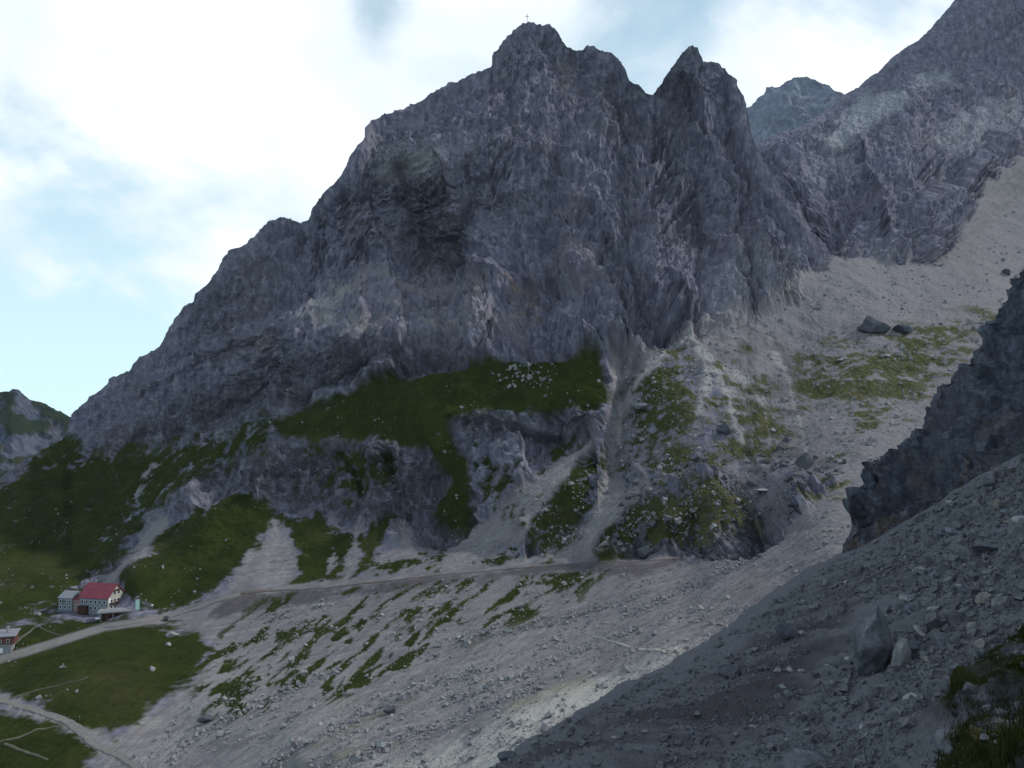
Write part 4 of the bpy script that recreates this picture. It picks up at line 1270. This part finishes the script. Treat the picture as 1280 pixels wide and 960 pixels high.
boulder("boulder", 1200, 958, 46, 40, "smooth grey slab face at the bottom edge beside the dark turf", G, 34, near_at, None, 3, 0.8, 8)
# valley floor
boulder("boulder", 488, 892, 18, 12, "dark angular boulder beside the brown streak on the valley scree", D_, 41)
boulder("boulder", 476, 944, 13, 12, "white-topped boulder low on the sunlit valley scree", L_, 42)
boulder("boulder", 620, 902, 12, 7, "pale flat boulder on the scree beside the sunlit strip", L_, 43)
boulder("boulder", 679, 811, 12, 7, "pale boulder in the middle of the valley scree left of the trail", L_, 44)
boulder("boulder", 256, 903, 22, 11, "dark boulder in the lower left of the scree beside the meadow", D_, 45)
boulder("boulder", 950, 698, 10, 6, "dark stone at the top of the valley scree below the rocky knob", D_, 46)
boulder("boulder", 545, 822, 9, 6, "small grey boulder on the scree below the hillside path", G, 47)
boulder("boulder", 430, 868, 10, 6, "grey boulder below the broken turf strips on the scree", G, 48)
# upper slopes
boulder("boulder", 1091, 415, 42, 25, "largest dark rounded boulder on the upper scree bench", D_, 61, None, None, 3, 0.9, 14, 0, 0.09)
boulder("boulder", 1127, 415, 28, 18, "second dark boulder, right beside the largest one on the upper bench", D_, 62, None, None, 3, 0.9, 14, 0, 0.09)
boulder("boulder", 1258, 344, 11, 9, "lone dark boulder high on the pale upper scree near the crag", D_, 63)
boulder("boulder", 905, 541, 21, 17, "dark boulder at the foot of the pale scree runnels", D_, 64)
boulder("boulder", 1005, 584, 27, 25, "dark blocky boulder above the stream gully", D_, 65)
boulder("boulder", 803, 514, 28, 12, "flat grey rock slab left of the sparse grassy cone", G, 66)
boulder("boulder", 955, 611, 26, 4, "thin white rock slab at the top of the stream gully", L_, 67)
boulder("boulder", 944, 652, 24, 18, "pale fractured block on the left bank of the stream gully", G, 68)
boulder("boulder", 1052, 452, 12, 5, "white flat stone on the sparse turf of the upper bench", L_, 70)
boulder("boulder", 1108, 446, 12, 5, "white flat stone just below the two dark boulders", L_, 71)
boulder("boulder", 983, 550, 12, 8, "small dark boulder on the slope right of the scree runnels", D_, 72)
boulder("boulder", 870, 575, 14, 9, "grey boulder on the stony slope above the grassy knob", G, 73)
# meadow
boulder("boulder", 216, 795, 17, 8, "pale rock outcrop in the meadow right below the gravel path", L_, 81)
boulder("boulder", 211, 807, 9, 6, "smaller pale rock just below the outcrop under the gravel path", L_, 82)
boulder("boulder", 190, 838, 8, 8, "pale upright stone in the middle of the hut meadow", L_, 83)
boulder("boulder", 95, 866, 5, 5, "tiny white stone in the meadow above the lower path", L_, 84)
boulder("boulder", 208, 776, 8, 8, "dark block beside the gravel path right of the hut", D_, 85)
boulder("boulder", 47, 786, 8, 5, "pale stone at the bend of the hut trail", L_, 86)

near_stone_plain = stone_material("bluish_block", (0.07, 0.078, 0.10), (0.21, 0.23, 0.27), 0.25, False)
# the other loose blocks big enough to be picked apart
x, y = in_poly_random([(700, 960), (830, 880), (1060, 720), (1280, 600), (1290, 860), (1180, 900), (1150, 960)], 110, RNG, clumps(60, 0.0, 3.3, FALL, 2.0))
MESHES = []
for k in range(12):
    V, T = rock_shape(300 + k, 2, 8, 0.05)
    me = mesh_np("loose_block", V * np.array([1, 0.85, 0.62]), T)
    me.materials.append((G, near_stone_plain, W_, L_)[k % 4])
    MESHES.append(me)
P_, N_ = near_at(x, y)
for k in range(len(x)):
    o = bpy.data.objects.new("loose_block", MESHES[k % 12])
    COL.objects.link(o)
    r_ = RNG.uniform(3.5, 7.5) * P_[k][1] / F * (1 + 0.7 * (x[k] > 1120))
    o.location = P_[k] + N_[k] * r_ * 0.25
    o.rotation_euler = (RNG.uniform(-0.4, 0.4), RNG.uniform(-0.2, 0.6), RNG.uniform(0, 6.3))
    o.scale = (r_, r_, r_)
    tone = ("grey", "bluish grey", "warm brownish", "pale")[(k % 12) % 4]
    zone = ("just below the dark crag" if y[k] < 690 else "in the stony band right of the wedge-shaped boulder" if x[k] > 1120 and y[k] < 850 else "beside the dark turf" if x[k] > 1120
            else "above the wedge-shaped boulder" if y[k] < 760 and x[k] > 1000 else "on the ground left of the wedge-shaped boulder" if y[k] < 850 else "below the wedge-shaped boulder" if x[k] > 980 else "low on the brown earth")
    tag(o, tone + " angular loose block " + zone + ("" if "boulder" in zone else " on the near slope"), "rock", tone + " loose blocks " + zone)

# ------------------------------------------------------------------ turf in the lower right corner
def tufts(name, poly, n, at, mat, hgt, seed):
    r = np.random.default_rng(seed)
    x, y = in_poly_random(poly, n, r, clumps(22, 0.05, 6.6))
    P, N = at(x, y)
    B = 12
    base = np.repeat(P, B, 0) + r.normal(size=(n * B, 3)) * np.array([0.16, 0.16, 0.02])
    h = hgt * r.uniform(0.4, 1.2, n * B)
    a = r.uniform(0, 6.283, n * B); bend = r.uniform(0.2, 0.9, n * B) * h
    d = np.stack([np.cos(a), np.sin(a), 0 * a], -1); sd = np.stack([-np.sin(a), np.cos(a), 0 * a], -1) * 0.012
    up = np.array([0, 0, 1.0])
    v0 = base - sd; v1 = base + sd
    m0 = base + up * (h * 0.6)[:, None] + d * (bend * 0.35)[:, None]
    tip = base + up * h[:, None] + d * bend[:, None]
    V = np.stack([v0, v1, m0 - sd * 0.7, m0 + sd * 0.7, tip], 1).reshape(-1, 3)
    i = np.arange(n * B)[:, None] * 5
    T = np.concatenate([i + [0, 1, 3], i + [0, 3, 2], i + [2, 3, 4]], 0)
    return tag(new_obj(name, mesh_np(name, V, T), mat), kind='stuff')


m = NT("mountain_grass_blades", 0.8)
blade = m.done(m.ramp(m.noise(m.pos(), 1.2, 4), [(0.3, (0.010, 0.014, 0.004)), (0.75, (0.045, 0.048, 0.012))]))
tag(tufts("near_grass", [(1195, 930), (1235, 866), (1275, 820), (1400, 740), (1400, 1050), (1230, 1050)], 2600, near_at, blade, 0.26, 51), kind='stuff')


# ------------------------------------------------------------------ buildings
def box_mesh(name, x0, x1, y0, y1, z0, z1):
    V = [(x, y, z) for z in (z0, z1) for y in (y0, y1) for x in (x0, x1)]
    Fc = [(0, 2, 3, 1), (4, 5, 7, 6), (0, 1, 5, 4), (2, 6, 7, 3), (0, 4, 6, 2), (1, 3, 7, 5)]
    me = bpy.data.meshes.new(name); me.from_pydata(V, [], Fc); me.update()
    return me


def part(name, mat, parent, *box):
    return new_obj(name, box_mesh(name, *box), mat, parent)


def poly_part(name, mat, parent, V, Fc):
    me = bpy.data.meshes.new(name); me.from_pydata(V, [], Fc); me.update()
    return new_obj(name, me, mat, parent)


def gable_wall(name, mat, parent, x0, x1, y0, y1, z0, ze, zr):
    ym = (y0 + y1) / 2
    V = [(x, *q) for x in (x0, x1) for q in ((y0, z0), (y1, z0), (y1, ze), (ym, zr), (y0, ze))]
    Fc = [(4, 3, 2, 1, 0), (5, 6, 7, 8, 9)] + [(k, (k + 1) % 5, (k + 1) % 5 + 5, k + 5) for k in range(5)]
    return poly_part(name, mat, parent, V, Fc)


def gable_roof(name, mat, parent, x0, x1, y0, y1, ze, zr, over, t=0.35):
    ym = (y0 + y1) / 2
    k = (zr - ze) / (ym - y0)
    prof = [(y0 - over, ze - over * k + 0.12), (ym, zr + 0.12), (y1 + over, ze - over * k + 0.12), (y1 + over, ze - over * k + 0.12 + t), (ym, zr + 0.12 + t), (y0 - over, ze - over * k + 0.12 + t)]
    V = [(x, *q) for x in (x0 - over, x1 + over) for q in prof]
    Fc = [(0, 1, 4, 5), (1, 2, 3, 4), (6, 11, 10, 7), (7, 10, 9, 8)] + [(k_, k_ + 6, (k_ + 1) % 6 + 6, (k_ + 1) % 6) for k_ in range(6)]
    return poly_part(name, mat, parent, V, Fc)


white_wall = simple("hut_whitewash", (0.42, 0.40, 0.35), 0.9, 0.10, 0.8)
grey_wall = simple("hut_grey_and_shade", (0.20, 0.225, 0.26), 0.9, 0.12, 0.8)
pink_wall = simple("hut_pinkish_render", (0.28, 0.18, 0.18), 0.9, 0.12, 0.8)
red_roof = simple("hut_red_roof_sheet", (0.21, 0.055, 0.075), 0.6, 0.18, 0.6)
grey_roof = simple("grey_roof_sheet", (0.22, 0.225, 0.25), 0.6, 0.15, 0.8)
dark_glass = simple("dark_window_glass", (0.02, 0.022, 0.028), 0.15, 0.2, 1.0)
wood_dark = simple("dark_brown_timber", (0.060, 0.036, 0.028), 0.8, 0.25, 1.0)
wood_red = simple("reddish_brown_boards", (0.13, 0.06, 0.055), 0.8, 0.25, 1.0)
stone_wall = simple("grey_stone_wall", (0.25, 0.25, 0.255), 0.9, 0.2, 1.5)
white_paint = simple("white_paint", (0.78, 0.79, 0.80), 0.6, 0.04, 1.0)
mint_cloth = simple("pale_mint_cloth", (0.50, 0.72, 0.66), 0.8, 0.05, 1.0)
steel = simple("grey_steel", (0.32, 0.33, 0.34), 0.5, 0.1, 2.0)


def empty(name, loc, rz=0.0):
    o = bpy.data.objects.new(name, None); COL.objects.link(o)
    o.location = loc; o.rotation_euler = (0, 0, rz); o.empty_display_size = 1
    return o


def window(parent, face, a, z, w, h, plane):
    """a framed window on the front (-y) or on the gable (+x) of a building"""
    if face == 'front':
        o = part("window", white_paint, parent, a - w / 2 - 0.14, a + w / 2 + 0.14, plane - 0.10, plane + 0.05, z - 0.14, z + h + 0.14)
        part("pane", dark_glass, o, a - w / 2, a + w / 2, plane - 0.13, plane - 0.02, z, z + h)
    else:
        o = part("window", white_paint, parent, plane - 0.05, plane + 0.10, a - w / 2 - 0.14, a + w / 2 + 0.14, z - 0.14, z + h + 0.14)
        part("pane", dark_glass, o, plane + 0.02, plane + 0.13, a - w / 2, a + w / 2, z, z + h)
    return o


HUT_Y = 458.0
hut_loc = place(128.0, 760.5, HUT_Y + 6)
hut = empty("mountain_hut", hut_loc, math.radians(-11.6))
tag(hut, "large whitewashed mountain hut with a red gabled roof on the meadow ledge", "hut")
gable_wall("wall", white_wall, hut, -9, 9, -7, 7, -5, 7.6, 14.0)
part("shaded_front", grey_wall, hut, -9.0, 8.6, -7.12, -6.9, -5, 7.2)  # shade of the front put into the colour, grey-blue over the white wall
rf = gable_roof("roof", red_roof, hut, -9, 9, -7, 7, 7.6, 14.0, 0.7)
part("chimney", grey_wall, rf, -6.2, -5.2, 0.6, 1.6, 12.6, 15.6)
for zf in (1.0, 4.4):
    for k in range(6):
        window(hut, 'front', -7.2 + k * 2.8, zf, 1.25, 1.5, -7.12)
for zf in (1.2, 4.6):
    for yf in (-4.2, -1.4, 1.4, 4.2):
        window(hut, 'gable', yf, zf, 1.5, 1.6, 9.0)
for yf in (-1.7, 1.7):
    window(hut, 'gable', yf, 8.6, 1.6, 1.6, 9.0)
bal = part("balcony", wood_dark, hut, 9.02, 10.3, -5.6, 5.6, 3.75, 4.45)
part("gable_loggia", wood_dark, hut, 9.0, 9.35, -2.8, 2.8, 10.4, 11.3)
part("banner", white_paint, hut, 9.12, 9.22, -6.7, -5.2, 4.9, 7.4)
part("entrance_porch", wood_dark, hut, -8.6, -3.2, -9.4, -7.13, -4, 3.0)
# linking wing and old wing, part of the same house
part("link_wing", pink_wall, hut, -14.6, -9.02, -5.6, 5.0, -5, 5.6)
lr = poly_part("link_roof", red_roof, hut, [(-15.0, -6.2, 5.5), (-9.0, -6.2, 6.0), (-9.0, 5.4, 9.6), (-15.0, 5.4, 9.2), (-15.0, -6.2, 5.9), (-9.0, -6.2, 6.4), (-9.0, 5.4, 10.0), (-15.0, 5.4, 9.6)],
               [(0, 3, 2, 1), (4, 5, 6, 7), (0, 1, 5, 4), (1, 2, 6, 5), (2, 3, 7, 6), (3, 0, 4, 7)])
for k in range(2):
    window(hut, 'front', -13.2 + k * 2.6, 1.4, 1.1, 1.3, -5.6)
gable_wall("old_wing", grey_wall, hut, -23.5, -14.62, -6.4, 4.0, -5, 6.4, 9.2)
gable_roof("old_wing_roof", grey_roof, hut, -23.5, -14.62, -6.4, 4.0, 6.4, 9.2, 0.45, 0.25)
for zf in (0.6, 3.8):
    for k in range(3):
        window(hut, 'front', -22.0 + k * 3.0, zf, 1.2, 1.4, -6.4)
part("window_shutter", wood_dark, hut, -20.9, -20.2, -6.62, -6.5, 3.8, 5.2)

# lower terrace building in front of the hut
ter_loc = place(149.0, 776.0, 446.0)
ter = empty("terrace_building", ter_loc, math.radians(20))
tag(ter, "low dark terrace building with posts below the red-roofed hut", "outbuilding")
part("floor_slab", stone_wall, ter, -9.5, 9.5, -0.6, 7.5, -1.5, 0.05)
part("rear_wall", wood_dark, ter, -9.0, 9.0, 1.2, 7.0, 0.06, 4.6)
part("deck", stone_wall, ter, -11.0, 10.4, -0.8, 9.0, 4.62, 5.3)
for k in range(7):
    part("post", wood_red if k % 2 else stone_wall, ter, -9.2 + k * 3.0, -8.85 + k * 3.0, -0.5, -0.15, 0.06, 4.61)
rl = part("railing", grey_wall, ter, -11.0, 10.4, -0.75, -0.65, 6.05, 6.2)
for k in range(11):
    part("baluster", steel, rl, -10.9 + k * 2.1, -10.8 + k * 2.1, -0.74, -0.66, 5.31, 6.04)
part("white_awning", white_paint, ter, -11.6, -9.6, -1.4, 0.4, 2.1, 2.5)

fl = empty("banner_pole", place(171.5, 777.0, 445.0), math.radians(22))
tag(fl, "tall pole with a pale mint banner beside the terrace of the hut", "banner")
part("pole", steel, fl, -0.14, 0.14, -0.14, 0.14, -0.6, 12.2)
part("banner_cloth", mint_cloth, fl, -1.0, 1.0, -0.22, -0.15, 6.6, 11.9)
part("crossbar", steel, fl, -1.1, 1.1, -0.24, -0.12, 11.92, 12.08)

lp = empty("lamp_post", place(190.0, 770.0, 452.0))
tag(lp, "thin lamp post with a white head beside the gravel path", "lamp post")
part("post", steel, lp, -0.12, 0.12, -0.12, 0.12, -0.8, 5.6)
part("lamp_head", white_paint, lp, -0.45, 0.45, -0.35, 0.35, 5.6, 6.3)

wp = empty("wood_stack", place(188.0, 773.0, 449.0), math.radians(24))
tag(wp, "low dark stack of timber beside the path right of the terrace", "timber stack")
for r_i in range(3):
    for k in range(1):
        part("beam", wood_dark if r_i % 2 else wood_red, wp, -3.0 + 0.3 * r_i, 3.0 - 0.4 * r_i, -0.7, 0.7, -0.3 + r_i * 0.5, 0.18 + r_i * 0.5)

sh = empty("service_hut", place(5.0, 815.0, 398.0), math.radians(18))
tag(sh, "small brown boarded service hut on a stone base at the left edge", "shed")
part("stone_base", stone_wall, sh, -6.5, 3.6, -2.5, 4.0, -5, 4.4)
part("boarded_wall", wood_red, sh, -6.8, 5.0, -2.9, 4.4, 4.42, 7.9)
poly_part("roof", grey_roof, sh, [(-7.5, -3.6, 7.95), (5.8, -3.6, 7.95), (5.8, 5.2, 9.6), (-7.5, 5.2, 9.6), (-7.5, -3.6, 8.25), (5.8, -3.6, 8.25), (5.8, 5.2, 9.9), (-7.5, 5.2, 9.9)],
          [(0, 3, 2, 1), (4, 5, 6, 7), (0, 1, 5, 4), (1, 2, 6, 5), (2, 3, 7, 6), (3, 0, 4, 7)])
part("flue", steel, sh, 0.6, 1.6, 0.5, 1.5, 9.0, 12.0)
for k in range(3):
    window(sh, 'front', -4.6 + k * 3.4, 5.3, 1.1, 1.2, -2.9)
part("door", white_paint, sh, -1.2, 0.1, -2.62, -2.45, 0.2, 2.5)

# ------------------------------------------------------------------ the cross on the summit
c_loc, _ = main_at(658.5, 27.5)
cr = empty("summit_cross", c_loc[0])
tag(cr, "small wooden cross standing on the highest summit against the sky", "cross")
part("post", wood_dark, cr, -0.22, 0.22, -0.22, 0.22, -3.0, 9.5)
part("crossbar", wood_dark, cr, -2.0, 2.0, -0.18, 0.18, 6.6, 7.0)
